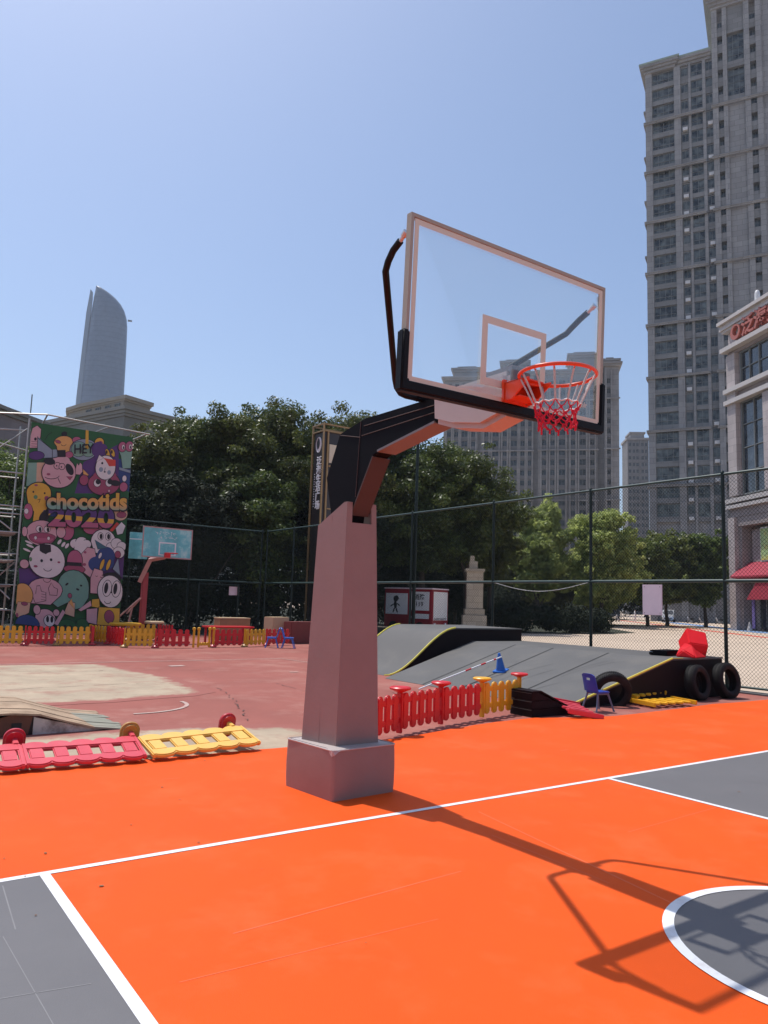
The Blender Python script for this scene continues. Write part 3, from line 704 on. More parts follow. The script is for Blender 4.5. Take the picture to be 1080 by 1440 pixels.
for k in range(17):
    t_ = k/16; x = 2.0*t_; z = 1.045*(t_*t_*(3-2*t_)*.55 + .45*t_) if t_ < 1 else 1.045
    z = 1.045*(.5 - .5*math.cos(PI*min(1, t_*.97 + .0)))*.98 + .02*t_; cur.append((x, max(.008, z)))
cur.append((4.2, cur[-1][1]))
W_ = 2.15
q = MB(); low = [(x, max(.004, z-.03)) for x, z in cur]
q.prism(cur + low[::-1], .0, W_, 'y'); q.build('riding_surface', M['ramp_grey'], lr, smooth=30)
for ya in (.012, W_-.05):
    q = MB(); q.prism([(p_[0], p_[1]-.034) for p_ in cur if p_[1] > .06] + [(4.2,.008),(.25,.008)], ya, ya+.035, 'y'); q.build('side_panel', M['ramp_dark'], lr)
q = MB(); q.box((4.14,.05,.008),(4.18,W_-.055,.98)); q.build('rear_panel', M['ramp_dark'], lr)
for ya in (-.004, W_+.004):
    q = MB(); q.tube([(x, ya, z+.006) for x, z in cur[:-1]], .020, 6); q.build('yellow_edge', M['yellow_edge'], lr)
# black wedge made of planks
wg = thing('wedge_ramp', 'small black wedge ramp of stacked planks on the edge of the orange court', 'ramp', (4.73,4.25,0))
q = MB()
for k in range(3):
    z0, z1 = .0 + k*.117 + .006, .117*(k+1); x1 = 1.02 - .30*k; x1t = x1 - .30
    q.prism([(0,z0),(x1,z0),(x1t+.02,z1),(0,z1)], .0, .44, 'y')
q.build('plank_body', M['ramp_dark'], wg, bevel=.006)
q = MB()
for k in range(1,4): q.box((-.006,.01,.117*k-.012),(-.001,.43,.117*k-.006))
q.build('plank_edge', M['ramp_grey'], wg)
q = MB(); q.add([(-.012,-.012,.356),(.17,-.012,.360),(1.03,-.012,.012),(-.012,.452,.356),(.17,.452,.360),(1.03,.452,.012),(-.012,-.012,.376),(.175,-.012,.380),(1.05,-.012,.022),(-.012,.452,.376),(.175,.452,.380),(1.05,.452,.022)],
      [(6,7,10,9),(7,8,11,10),(0,3,4,1),(1,4,5,2),(0,1,7,6),(1,2,8,7),(3,9,10,4),(4,10,11,5),(0,6,9,3),(2,5,11,8)]); q.build('top_sheet', M['ramp_dark'], wg)
# weathered wooden ramp at the left edge
wr = thing('wooden_ramp', 'weathered wooden ramp with broken side boards at the left edge of the old court', 'ramp', (-.56,5.62,0))
prof_w = [(-2.3,.262),(-1.30,.262),(-1.0,.238),(-.72,.150),(-.40,.060),(0,.010)]
def pw(x):
    for (xa,za),(xb,zb) in zip(prof_w[:-1], prof_w[1:]):
        if xa <= x <= xb: return za + (zb-za)*(x-xa)/(xb-xa)
    return prof_w[0][1]
rw = random.Random(4)
q = MB(); qg = MB(); nB = 12; WD = 1.56
xs_ = [-2.3,-1.75,-1.30,-1.15,-1.0,-.86,-.72,-.56,-.40,-.2,0]
for k in range(nB):
    # long boards follow the ramp's curve from the top down to the tip
    y0 = WD*k/nB; y1 = WD*(k+1)/nB - .007; dz = rw.uniform(-.004,.004); e_ = rw.uniform(-.05,.03)
    for mb, xa, xb in ((q, -2.3, -.40), (qg if k < 9 else q, -.40, 0)):
        xl_ = [x for x in xs_ if xa <= x <= xb]; n = len(xl_)
        xx = [x + (e_ if x == 0 else 0) for x in xl_]; zz = [pw(min(0,x)) + dz*(x != 0) for x in xl_]
        v = [(x,y0,z) for x, z in zip(xx, zz)] + [(x,y1,z) for x, z in zip(xx, zz)] + [(x,y0,max(.003,z-.02)) for x, z in zip(xx, zz)] + [(x,y1,max(.003,z-.02)) for x, z in zip(xx, zz)]
        f = []
        for i_ in range(n-1): f += [(i_,i_+1,n+i_+1,n+i_),(2*n+i_,3*n+i_,3*n+i_+1,2*n+i_+1),(i_,2*n+i_,2*n+i_+1,i_+1),(n+i_,n+i_+1,3*n+i_+1,3*n+i_)]
        f += [(0,n,3*n,2*n),(n-1,3*n-1,4*n-1,2*n-1)]; mb.add(v, f)
q.build('deck_boards', M['wood_old'], wr); qg.build('green_boards', M['wood_green'], wr)
q = MB(); q.prism([(-1.05,.012),(-1.05,.20),(-.72,.118),(-.40,.036),(-.30,.012)], .03, .05, 'y'); q.build('side_board', M['wood_white'], wr)
q = MB(); q.prism([(-2.3,.012),(-2.3,.23),(-1.42,.235),(-1.45,.012)], .03, .05, 'y'); q.build('side_board', M['wood_white'], wr)
q = MB(); q.prism([(-1.43,.012),(-1.41,.20),(-1.28,.235),(-1.06,.21),(-1.10,.012)], .034, .046, 'y'); q.build('rotten_board', M['wood_dark'], wr)
q = MB(); q.box((-1.27,.026,.07),(-1.17,.033,.145)); q.build('hole', M['seam'], wr)
q = MB(); q.box((-2.3,.06,.01),(-1.05,1.50,.19)); q.build('inner_frame', M['dark_trim'], wr)

# ------------------------------------------------------------------ toy picket fence panels
def picket_geo(Lg=.95, H=.52, n=5):
    mb = MB(); pt = Lg/n; w_ = pt*.66
    for k in range(n):
        x = pt*(k+.5); pts = []
        for j in range(9): a_ = PI*j/8; pts.append((x + w_/2*math.cos(a_), H - w_*.36 + w_*.36*math.sin(a_)))
        for j in range(9): a_ = PI + PI*j/8; pts.append((x + w_/2*math.cos(a_), .035 + w_*.36 + w_*.36*math.sin(a_)))
        mb.prism(pts, -.017, .017, 'y')
    for z0, z1 in ((.115,.185),(.345,.415)): mb.box((-.005,-.012,z0),(Lg+.005,.012,z1))
    return mb
def wave_geo(Lg=1.0, H=.52, n=5):
    """the lying panels: a board with scalloped long edges and a row of square holes"""
    mb = MB(); pt = Lg/n
    def edge(sgn, zc):
        pts = []
        for k in range(n):
            for j in range(10):
                a_ = j/10; pts.append((pt*(k+a_), zc + sgn*.05*abs(math.sin(PI*a_))**.6))
        pts.append((Lg, zc)); return pts
    mb.prism([(0,.37)] + edge(1,.46)[::1] + [(Lg,.37)], -.020, .020, 'y')
    mb.prism([(0,.17)] + edge(-1,.07) + [(Lg,.17)], -.020, .020, 'y')
    for k in range(n):
        x = pt*(k+.5); w_ = pt*.60; mb.box((x-w_/2,-.018,.166),(x+w_/2,.018,.374))
    mb.box((-.012,-.024,.05),(.030,.024,.49)); mb.box((Lg-.030,-.024,.05),(Lg+.012,.024,.49))
    return mb
ME = {}
def panel(label, group, m, mf, p0, ang, kind='picket', post=True, foot=True, flip=False, tilt=None, Lg=.95, H=.52, mpost=None):
    t = thing('toy_fence', label, 'toy fence', p0, ang, group)
    key = (kind, m.name, round(Lg,2), H)
    if key in ME:
        o = bpy.data.objects.new('pickets', ME[key]); COL.objects.link(o); o.parent = t
    else:
        o = (picket_geo(Lg,H) if kind == 'picket' else wave_geo(Lg,H)).build('pickets', m, t, bevel=.009, smooth=45); ME[key] = o.data
    mp = mpost or m
    if post:
        q = MB(); q.box((-.045,-.038,.0),(-.008,.038,H+.01)); po = q.build('post', mp, t, bevel=.008, smooth=40)
        if foot:
            q = MB(); z0 = -.02 if not flip else H + .0
            if flip: q.lathe([(.02,z0),(.085,z0+.028),(.128,z0+.045),(.132,z0+.062),(.115,z0+.075),(.05,z0+.066)], 20, M=Matrix.Translation((-.027,0,0)))
            else: q.lathe([(.12,.0),(.115,.03),(.06,.055),(.03,.09)], 16, M=Matrix.Translation((-.027,0,0)))
            q.build('foot', mf, po, smooth=40)
    if flip: t['flip'] = 1
    if tilt is not None: t.rotation_euler = tilt
    return t
# upright row near the bank ramp, standing feet-up
row = [((1.22,3.52),'red'),((2.09,3.92),'red'),((2.99,4.23),'red'),((3.94,4.47),'yellow'),((4.90,4.68),None)]
lab = {0:'red picket panel standing feet up, half hidden behind the padded grey post',1:'upright red picket panel right beside the padded post, disc foot on top',2:'upright red picket panel joined to the single upright yellow one',3:'upright yellow picket panel between the red ones and the black wedge'}
for i in range(4):
    (a_, c_), (b_, _) = row[i], row[i+1]; dv = Vector((b_[0]-a_[0], b_[1]-a_[1], 0)); Lg = dv.length - .055
    u_ = dv.normalized(); red = c_ == 'red'
    panel(lab[i], 'toy fence standing by the ramps', M['toy_red' if red else 'toy_yellow'], M['toy_red'] if i != 3 else M['toy_yellow'],
          (a_[0]+u_.x*.05, a_[1]+u_.y*.05, .03), math.atan2(dv.y, dv.x), flip=True, Lg=round(Lg,2), H=.47)
ep = thing('toy_fence', 'lone yellow fence post with a red disc foot on top, behind the black wedge', 'toy fence', (4.93,4.70,.03), 0, 'toy fence standing by the ramps')
q = MB(); q.box((-.02,-.035,0),(.02,.035,.5)); q.build('post', M['toy_yellow'], ep, bevel=.008)
q = MB(); q.lathe([(.02,.49),(.085,.515),(.128,.53),(.132,.548),(.115,.56),(.05,.552)], 20); q.build('foot', M['toy_red'], ep, smooth=40)
# panels lying flat on the court, in front at the left
# local z (picket height) points to the camera, so the feet at local z<0 stand at the far edge
def lay(label, m, mf, xa, ya, xb, yb, feet, z=.185, dz=0.0):
    dv = Vector((xb-xa, yb-ya, dz)); Lg = dv.length
    t = thing('toy_fence', label, 'toy fence', (xa,ya,z), 0, 'toy fence lying at the left')
    ex = dv.normalized(); ez = Vector((0,-1,-.235)); ez = (ez - ex*ez.dot(ex)).normalized(); ey = ez.cross(ex)
    t.rotation_euler = Matrix((ex,ey,ez)).transposed().to_euler()
    wave_geo(round(Lg,3),.52).build('pickets', m, t, bevel=.010, smooth=45)
    for fx, mm in feet:
        q = MB(); q.box((fx-.024,-.030,-.06),(fx+.024,.030,.049)); po = q.build('post', m, t, bevel=.006)
        q = MB(); q.prism(rounded(fx,-.02,.19,.26,.088,6), -.125,-.055,'z'); q.build('foot', mm, po, bevel=.022, smooth=50, seg=3)
    return t
lay('faded red panel lying flat, cut off by the left edge of the photo', M['toy_red_pale'], None, -3.02,4.28, -2.01,4.22, [(.98,M['toy_foot_red'])])
lay('faded red panel lying flat between another red panel and the yellow one', M['toy_red_pale'], None, -1.99,4.23, -.98,4.17, [(.99,M['toy_foot_gold'])])
lay('yellow panel lying flat on the edge of the orange court, left of the padded post', M['toy_yellow_pale'], None, -.96,4.16, .16,4.22, [(1.03,M['toy_foot_red'])], dz=.02)
# panels thrown down beside the tyres
def thrown(label, m, o_, ex, ez, Lg, kind='wave'):
    t = thing('toy_fence', label, 'toy fence', o_, 0, 'toy fence thrown down by the tyres')
    ex = Vector(ex).normalized(); ez = Vector(ez); ez = (ez - ex*ez.dot(ex)).normalized(); ey = ez.cross(ex)
    t.rotation_euler = Matrix((ex,ey,ez)).transposed().to_euler()
    o = picket_geo(Lg,.52).build('pickets', m, t, bevel=.009, smooth=45)
    q = MB(); q.box((-.045,-.036,.0),(-.008,.036,.53)); q.build('post', m, t, bevel=.008)
    q = MB(); q.box((Lg+.008,-.036,.0),(Lg+.045,.036,.53)); q.build('post', m, t, bevel=.008)
    return t
thrown('red picket panel fallen askew in front of the blue chair', M['toy_red_pale'], (6.08,4.50,.085), (-.51,-.85,-.045), (-.85,.51,.16), .95)
thrown('yellow picket panel lying flat in front of the tyres', M['toy_yellow'], (7.42,4.06,.07), (.99,-.10,.0), (.03,1,.03), .95)
thrown('yellow picket panel lying half under another, against the ramp side', M['toy_yellow'], (7.62,4.55,.11), (.97,.12,.03), (-.05,.9,.25), .95)
# far enclosure of red and yellow panels
G1 = 'toy fence around the play area at the rear'
far = [((.10,20.7),(.98,20.45),'yellow','yellow picket panel in front of the scaffold, leftmost of the rear row'),
       ((1.00,20.42),(1.80,20.32),'red','red picket panel in the rear row under the blue blob of the mural'),
       ((1.85,20.32),(2.80,20.28),'yellow','yellow picket panel in the rear row under the middle of the mural'),
       ((2.84,20.36),(3.12,21.75),'red','red picket panel turned edge on at the gap below the mural'),
       ((3.14,21.8),(3.40,20.85),'yellow','yellow picket panel turned almost edge on below the mural edge'),
       ((3.42,20.8),(3.52,19.45),'red','red picket panel turned edge on left of the old hoop post'),
       ((3.50,19.30),(4.28,18.98),'yellow','yellow picket panel in front of the old hoop post'),
       ((4.32,18.96),(5.36,18.85),'red','red picket panel in the rear row left of the open gate'),
       ((6.20,19.10),(7.28,19.20),'red','red picket panel in the rear row in front of the red table'),
       ((7.32,19.20),(8.28,19.6),'yellow','yellow picket panel in the rear row left of the two blue chairs'),
       ((8.32,19.62),(9.35,19.9),'red','red picket panel in the rear row behind the two blue chairs'),
       ((3.6,23.0),(4.6,22.8),'red','red picket panel of the second row, at the foot of the old hoop'),
       ((4.65,22.8),(5.6,22.6),'yellow','yellow picket panel of the second row under the old hoop ring'),
       ((5.65,22.6),(6.1,22.3),'red','short red picket panel ending the second row')]
for (a_, b_, c_, lb) in far:
    dv = Vector((b_[0]-a_[0], b_[1]-a_[1], 0)); red = c_ == 'red'
    panel(lb, G1, M['toy_red' if red else 'toy_yellow'], M['toy_foot_red' if red else 'toy_foot_gold'], (*a_, .02), math.atan2(dv.y, dv.x), Lg=round(dv.length-.05,2), H=.55)
gp = thing('toy_gate', 'yellow toy gate frame with a low bar, in the gap of the rear picket row', 'toy fence', (5.42,18.88,.02), math.atan2(.2,.72), G1)
for x in (0,.18,.60,.76): q = MB(); q.box((x,-.03,0),(x+.05,.03,.56)); q.lathe([(.001,.62),(.05,.60),(.055,.56),(.05,.53)], 14, M=Matrix.Translation((x+.025,0,0))); q.build('gate_post', M['toy_yellow'], gp, bevel=.006, smooth=40)
q = MB()
for k in range(4): q.prism(circ(.26+.10*k,.10,.055,.05,14), -.022,.022,'y')
q.box((.231,-.02,.06),(.599,.02,.12)); q.build('low_bar', M['toy_yellow'], gp)

# ------------------------------------------------------------------ chairs, tyres, cone, blocks
def kid_chair(label, m, loc, rz, group=None, sc_=1.0):
    t = thing('child_chair', label, 'chair', loc, rz, group); t.scale = (sc_,)*3
    q = MB(); q.prism(rounded(0,0,.29,.27,.05,4), .275,.30,'z'); q.build('seat', m, t, bevel=.008, smooth=40)
    q = MB()   # backrest at -x: a curved slab with a carry hole
    nn = 9
    def pt(u, v, o): # u across -1..1, v up 0..1
        y = u*(.145 - .012*v); x = -.135 - .07*v - .022*(1-u*u) + o; z = .30 + .27*v - (.03*abs(u)**4 if v > .9 else 0); return (x,y,z)
    for v0, v1, gap in ((0,.62,False),(.62,.76,True),(.76,1,False)):
        for k in range(nn):
            ua, ub = -1+2*k/nn, -1+2*(k+1)/nn
            if gap and 3 <= k <= 5: continue
            a4 = [pt(ua,v0,0),pt(ub,v0,0),pt(ub,v1,0),pt(ua,v1,0)]; b4 = [pt(ua,v0,.018),pt(ub,v0,.018),pt(ub,v1,.018),pt(ua,v1,.018)]
            q.add(a4+b4, [(0,3,2,1),(4,5,6,7),(0,1,5,4),(1,2,6,5),(2,3,7,6),(3,0,4,7)])
    q.build('backrest', m, t)
    for sx in (-1,1):
        for sy in (-1,1):
            q = MB(); q.tube([(sx*.10,sy*.11,.272),(sx*.175,sy*.16,.012)], [.016,.012], 8); q.lathe([(.018,0),(.018,.02)], 8, M=Matrix.Translation((sx*.176,sy*.161,0)))
            q.build('leg', M['chair_leg'] if m is M['chair_blue'] else m, t, smooth=50)
    for sy in (-1,1): q = MB(); q.tube([(-.10,sy*.112,.265),(.10,sy*.112,.265)], .014, 8); q.build('side_rail', M['chair_leg'] if m is M['chair_blue'] else m, t, smooth=50)
    return t
kid_chair('dark blue child chair beside the leaning tyre at the ramp', M['chair_blue'], (6.22,4.28,.02), R(-8))
kid_chair('bright blue child chair at the rear, left one of the pair', M['chair_bright'], (8.05,18.75,.006), R(150), 'blue chairs at the rear picket row', 1.15)
kid_chair('bright blue child chair at the rear, right one of the pair', M['chair_bright'], (8.52,18.5,.006), R(-35), 'blue chairs at the rear picket row', 1.15)
def tyre(label, loc, rot, Rr=.315, wd=.19):
    t = thing('tyre', label, 'tyre', loc, 0, 'old car tyres by the ramp'); t.rotation_euler = rot
    q = MB(); prf = []
    ri = Rr*.62; pts = [(ri,-wd*.36),(ri+.02,-wd*.46),(Rr*.82,-wd*.53),(Rr*.93,-wd*.48),(Rr*.985,-wd*.40),(Rr,-wd*.2),(Rr,wd*.2),(Rr*.985,wd*.40),(Rr*.93,wd*.48),(Rr*.82,wd*.53),(ri+.02,wd*.46),(ri,wd*.36),(ri+.03,wd*.30),(Rr*.9,wd*.3),(Rr*.9,-wd*.3),(ri+.03,-wd*.30)]
    n = 40; rings = [[(r_*math.cos(2*PI*k/n), r_*math.sin(2*PI*k/n), z_) for r_, z_ in pts] for k in range(n)]
    rings.append(rings[0]); q.loft(rings, 0, False); q.build('carcass', M['tyre'], t, smooth=40)
    tr = MB()
    for k in range(56):
        a_ = 2*PI*k/56
        for sz in (-1, 1):
            Mx = Matrix.Rotation(a_ + sz*.02, 4, 'Z') @ Matrix.Translation((Rr+.001,0,sz*wd*.22)) @ Matrix.Rotation(sz*.5, 4, 'X')
            tr.box((-.006,-.010,-wd*.15),(.005,.010,wd*.15), 0, Mx)
    tr.build('tread', M['tyre'], t)
    return t
tyre('tyre leaning on the sloping face of the bank ramp behind the blue chair', (6.98,4.62,.245), (R(112),R(14),R(-28)), .33, .17)
tyre('tyre standing against the dark ramp side, the one nearer the chair', (9.28,4.50,.32), (R(81),0,R(4)), .31, .20)
tyre('tyre standing against the dark ramp side, close to the fence corner post', (10.18,4.47,.33), (R(80),0,R(-3)), .325, .21)
cn = thing('traffic_cone', 'blue plastic cone on the bank ramp slope carrying a striped bar', 'cone', (7.12,7.32,.32), 0); cn.rotation_euler = (0,R(-13),.3); cn.scale = (.88,.88,.88)
q = MB(); q.prism(rounded(0,0,.29,.29,.04,4), .0,.03,'z'); q.build('foot', M['cone_blue'], cn, bevel=.006)
q = MB(); q.lathe([(.105,.03),(.055,.30),(.034,.36),(.030,.40),(.022,.41)], 20); q.build('body', M['cone_blue'], cn, smooth=50)
ba = Vector((5.25,7.52,.03)); bb_ = Vector((7.06,7.25,.60))
bar = thing('striped_bar', 'thin white bar with red bands leaning from the ground to the blue cone', 'bar', ba)
q = MB(); q.tube([(0,0,0), tuple(bb_-ba)], .014, 8); q.build('rod', M['white_panel'], bar, smooth=50)
for f0, f1 in ((.55,.62),(.74,.80),(.90,.93)):
    q = MB(); q.tube([tuple((bb_-ba)*f0), tuple((bb_-ba)*f1)], .0155, 8); q.build('red_band', M['toy_red'], bar, smooth=50)
bx = thing('black_tray', 'flat black box lying on the deck of the bank ramp', 'box', (9.62,5.35,.74), R(8))
q = MB(); q.box((-.36,-.18,.006),(.36,.18,.085)); q.build('tray', M['arm_black'], bx, bevel=.012)
q = MB(); q.box((-.345,-.165,.086),(.345,.165,.10)); q.build('lid', M['arm_black'], bx, bevel=.004)
q = MB(); q.tube([(-.36,.1,.06),(-.43,.12,.07),(-.45,.13,.065)], .008, 6); q.build('handle', M['chrome'], bx)
fb = thing('foam_block', 'crumpled bright red vinyl block tipped on the deck of the bank ramp', 'block', (9.95,5.02,.745), R(20))
Mx = Matrix.Translation((.14,.0,.195)) @ Matrix.Rotation(R(24),4,'Z') @ Matrix.Rotation(R(-33),4,'Y') @ Matrix.Rotation(R(14),4,'X') @ Matrix.Diagonal((1.12,1,.82,1))
q = MB(); q.add([(-.24,-.22,-.20),(.25,-.20,-.22),(.24,.20,-.20),(-.25,.22,-.19),(-.17,-.18,.24),(.20,-.21,.27),(.22,.17,.25),(-.20,.19,.22),(-.30,-.02,.02)],
      [(0,3,2,1),(4,5,6,7),(0,1,5,4),(1,2,6,5),(2,3,7,6),(0,4,8),(4,7,8),(7,3,8),(3,0,8)], 0, Mx); q.build('block', M['foam_red'], fb, bevel=.018, smooth=20)
q = MB(); q.add([(-.66,-.22,.0),(-.10,-.30,.0),(-.12,.14,0),(-.56,.18,0),(-.60,.02,.13),(-.40,-.10,.22),(-.20,-.08,.15),(-.16,.1,.26),(-.42,.13,.17)], [(0,3,2,1),(0,1,6,5),(0,5,4),(1,2,7,6),(2,3,8,7),(3,0,4),(3,4,8),(4,5,8),(5,6,7,8)]); q.build('crumpled_flap', M['foam_red'], fb, bevel=.02, smooth=25, seg=2)
def block(name, label, x0, x1, y, dpt, h, m, cat='block', rz=0.0, lid=None):
    t = thing(name, label, cat, ((x0+x1)/2, y, .006), rz); w_ = (x1-x0)/2
    q = MB(); q.box((-w_,-dpt/2,0),(w_,dpt/2,h)); q.build('body', m, t, bevel=.02)
    if lid: q = MB(); q.box((-w_-.01,-dpt/2-.01,h+.002),(w_+.01,dpt/2+.01,h+.05)); q.build('top', lid, t, bevel=.01)
    return t
block('play_block', 'tan block with a pale top at the rear right of the old hoop', 7.95,9.15,23.0,.6,.78, M['box_tan'], lid=M['box_cream'])
block('play_block', 'cream block beside the dull red one at the rear', 9.25,10.0,21.5,.55,.92, M['box_cream'], rz=R(10))
block('play_block', 'dull dark red block behind the two blue chairs', 9.72,11.05,20.9,.5,.78, M['mat_red'], rz=R(6))
tb = thing('play_table', 'low red table behind the rear picket row', 'table', (7.6,21.2,.006))
q = MB(); q.prism(rounded(0,0,1.7,.8,.12), .53,.58,'z'); q.build('table_top', M['toy_red'], tb, bevel=.01)
for sx in (-1,1):
    for sy in (-1,1): q = MB(); q.box((sx*.7-.03,sy*.3-.03,0),(sx*.7+.03,sy*.3+.03,.53)); q.build('leg', M['toy_foot_red'], tb)
for nm, lb, x, y, rx, hz in (('play_table','yellow half round table top at the foot of the old hoop',4.35,22.2,.5,.62),('stool','small cream topped stool under the old hoop ring',5.55,22.9,.33,.66)):
    t = thing(nm, lb, 'table' if 'table' in nm else 'stool', (x,y,.006))
    q = MB(); q.lathe([(rx,hz-.08),(rx+.02,hz-.03),(rx,hz),(.05,hz+.002)], 24); q.build('table_top' if 'table' in nm else 'seat', M['toy_yellow' if 'table' in nm else 'box_cream'], t, smooth=40)
    for k in range(3): a_ = 2*PI*k/3; q = MB(); q.tube([(rx*.6*math.cos(a_),rx*.6*math.sin(a_),hz-.08),(rx*.8*math.cos(a_),rx*.8*math.sin(a_),0)], .03, 8); q.build('leg', M['toy_foot_gold'], t)

# ------------------------------------------------------------------ old hoop, mural, scaffold at the rear
def old_hoop(label, x, y, rz, sc_=1.0):
    t = thing('basketball_hoop', label, 'basketball hoop', (x,y,.006), rz)
    q = MB(); q.box((-.09,-.09,0),(.09,.09,2.35)); q.build('post', M['old_red'], t, bevel=.01)
    q = MB(); q.tube([(-.16,.05,2.02),(-.02,-.42,2.80)], .10, 4); q.tube([(-.02,-.42,2.80),(.26,-1.0,2.90)], .09, 4); q.build('arm', M['old_pink'], t)
    for a_, b_ in (((-.95,.6,.45),(-.12,0,1.45)),((-.95,.6,.40),(-.06,0,.42)),((-.45,.3,.9),(-.09,0,1.45)),((-.40,.25,.42),(-.28,.2,1.25))):
        q = MB(); q.tube([a_, b_], .03, 6); q.build('brace', M['old_pink'], t)
    q = MB(); q.box((-1.1,.3,0),(.3,.95,.42)); q.build('base', M['old_red'], t, bevel=.02)
    q = MB(); q.box((-.62,-1.08,2.84),(1.18,-1.05,3.89)); bd = q.build('backboard', M['turquoise'], t)
    q = MB()
    for a_, b_ in (((-.62,3.85),(1.18,3.89)),((-.62,2.84),(1.18,2.88)),((-.62,2.8805),(-.58,3.8495)),((1.14,2.8805),(1.18,3.8495))): q.box((a_[0],-1.088,a_[1]),(b_[0],-1.081,b_[1]))
    q.build('edge_line', M['old_pink'], bd)
    q = MB()
    for a_, b_ in (((-.02,3.34),(.60,3.385)),((-.02,2.93),(.60,2.96)),((-.02,2.9605),(.025,3.3395)),((.555,2.9605),(.60,3.3395))): q.box((a_[0]-.01,-1.086,a_[1]),(b_[0]-.01,-1.081,b_[1]))
    q.build('target_square', M['white_panel'], bd)
    q = MB(); rg = random.Random(9)
    for row, (x0, n) in enumerate(((-.12,6),(.06,5))):   # worn, no longer readable brush lettering: loose strokes only
        for k in range(n):
            cx_, cz_ = x0+.125*k, 3.70-.16*row
            for _ in range(4):
                x1, z1 = cx_+rg.uniform(-.045,.045), cz_+rg.uniform(-.045,.045); a_ = rg.choice((0,0,1.2,1.57,-.6)); l_ = rg.uniform(.03,.07)
                q.prism([(x1-l_/2*math.cos(a_)-.006*math.sin(a_), z1-l_/2*math.sin(a_)+.006*math.cos(a_)),(x1-l_/2*math.cos(a_)+.006*math.sin(a_), z1-l_/2*math.sin(a_)-.006*math.cos(a_)),
                         (x1+l_/2*math.cos(a_)+.006*math.sin(a_), z1+l_/2*math.sin(a_)-.006*math.cos(a_)),(x1+l_/2*math.cos(a_)-.006*math.sin(a_), z1+l_/2*math.sin(a_)+.006*math.cos(a_))], -1.0812-.0004*(k*4+_), -1.0830-.0004*(k*4+_), 'y')
    q.build('worn_lettering', M['white_panel'], bd)
    q = MB(); q.box((.17,-1.20,2.86),(.37,-1.09,3.02)); q.build('ring_bracket', M['toy_red'], t, bevel=.01)
    q = MB(); q.tube([(.28+.225*math.cos(2*PI*k/28), -1.43+.225*math.sin(2*PI*k/28), 3.0) for k in range(28)], .011, 8, closed=True); q.build('ring', M['toy_red'], t, smooth=60)
    q = MB(); q.box((-.35,-1.045,2.95),(.95,-1.0,3.0)); q.box((-.35,-1.045,3.7),(.95,-1.0,3.75)); q.build('board_frame', M['old_red'], t)
    return t
old_hoop('old hoop with worn turquoise backboard on a red post at the rear fence', 5.16, 23.0, R(4))
ob2 = thing('spare_backboard', 'second turquoise board without a post, left behind the old hoop beside the mural', 'backboard', (4.62,23.25,0), R(-10))
q = MB(); q.box((-.02,-.02,2.83),(.62,.012,3.76)); q.build('board', M['turquoise'], ob2)
q = MB(); q.box((-.02,-.026,3.50),(.62,-.0205,3.54)); q.build('painted_line', M['white_panel'], ob2)
for x in (.05,.55): q = MB(); q.tube([(x,.05,0),(x,.05,3.7)], .03, 6); q.build('leg', M['green_metal'], ob2)

mur = thing('mural_banner', 'tall painted mural panel crowded with cartoon faces and the words chocotids 2020', 'mural', (1.08,23.0,0))
MW, MT, MBt, LEAN = 3.30, 7.08, .24, .0
def mloc(s_, t_, o=0.0):
    z = MT - t_*(MT-MBt); return (s_*MW + (z-MBt)*LEAN, -o, z)
q = MB(); q.add([mloc(0,0,.02),mloc(1,0,.02),mloc(1,1,.02),mloc(0,1,.02),mloc(0,0,-.03),mloc(1,0,-.03),mloc(1,1,-.03),mloc(0,1,-.03)],
      [(0,1,2,3),(4,7,6,5),(0,4,5,1),(1,5,6,2),(2,6,7,3),(3,7,4,0)])
MC = {'G':(.020,.100,.030),'K':(.016,.012,.016),'P':(.58,.32,.34),'O':(.66,.33,.10),'V':(.090,.035,.150),'R':(.30,.06,.11),'M':(.40,.10,.17),'Y':(.62,.34,.04),
      'B':(.030,.055,.17),'T':(.15,.30,.23),'W':(.66,.58,.56),'L':(.24,.28,.33),'S':(.60,.36,.24),'D':(.05,.13,.16),'E':(.56,.055,.035),'C':(.20,.34,.26),'N':(.11,.22,.10)}
mural_mats = [flat('mural_' + {'G':'green','K':'black','P':'pink','O':'orange','V':'violet','R':'maroon','M':'rose','Y':'yellow','B':'blue','T':'teal','W':'cream','L':'grey_blue','S':'peach','D':'dark_teal','E':'red','C':'pale_green','N':'leaf'}[k], MC[k]) for k in MC]
MI = {k: i for i, k in enumerate(MC)}
q.build('panel', mural_mats[0], mur)
def c2st(c, x, y):
    px, py = (20+x/6, 580+y/6) if c == 1 else (10+x/6, 730+y/6)
    s_, t_ = .5, .5
    for _ in range(6):
        xl_, xr_ = 44-22*t_, 184-16*t_; s_ = (px-xl_)/(xr_-xl_)
        yt_, yb_ = 594+28*s_, 893-15*s_; t_ = (py-yt_)/(yb_-yt_)
    return min(1, max(0, s_)), min(1, max(0, t_))
paint = MB(); LAY = [.0225]
def poly(c, pts, col, out=0):
    """a flat painted shape; out = width of its dark outline"""
    if out:
        cx_ = sum(p_[0] for p_ in pts)/len(pts); cy_ = sum(p_[1] for p_ in pts)/len(pts)
        big = [(cx_+(x-cx_)*(1+out/max(8, math.hypot(x-cx_, y-cy_))), cy_+(y-cy_)*(1+out/max(8, math.hypot(x-cx_, y-cy_)))) for x, y in pts]
        poly(c, big, 'K')
    paint.add([mloc(*c2st(c, x, y), LAY[0]) for x, y in pts], [tuple(range(len(pts)))], MI[col]); LAY[0] += .00028
def el(c, x, y, rx, ry, col, out=5, rot=0): poly(c, circ(x, y, rx, ry, 26, rot), col, out)
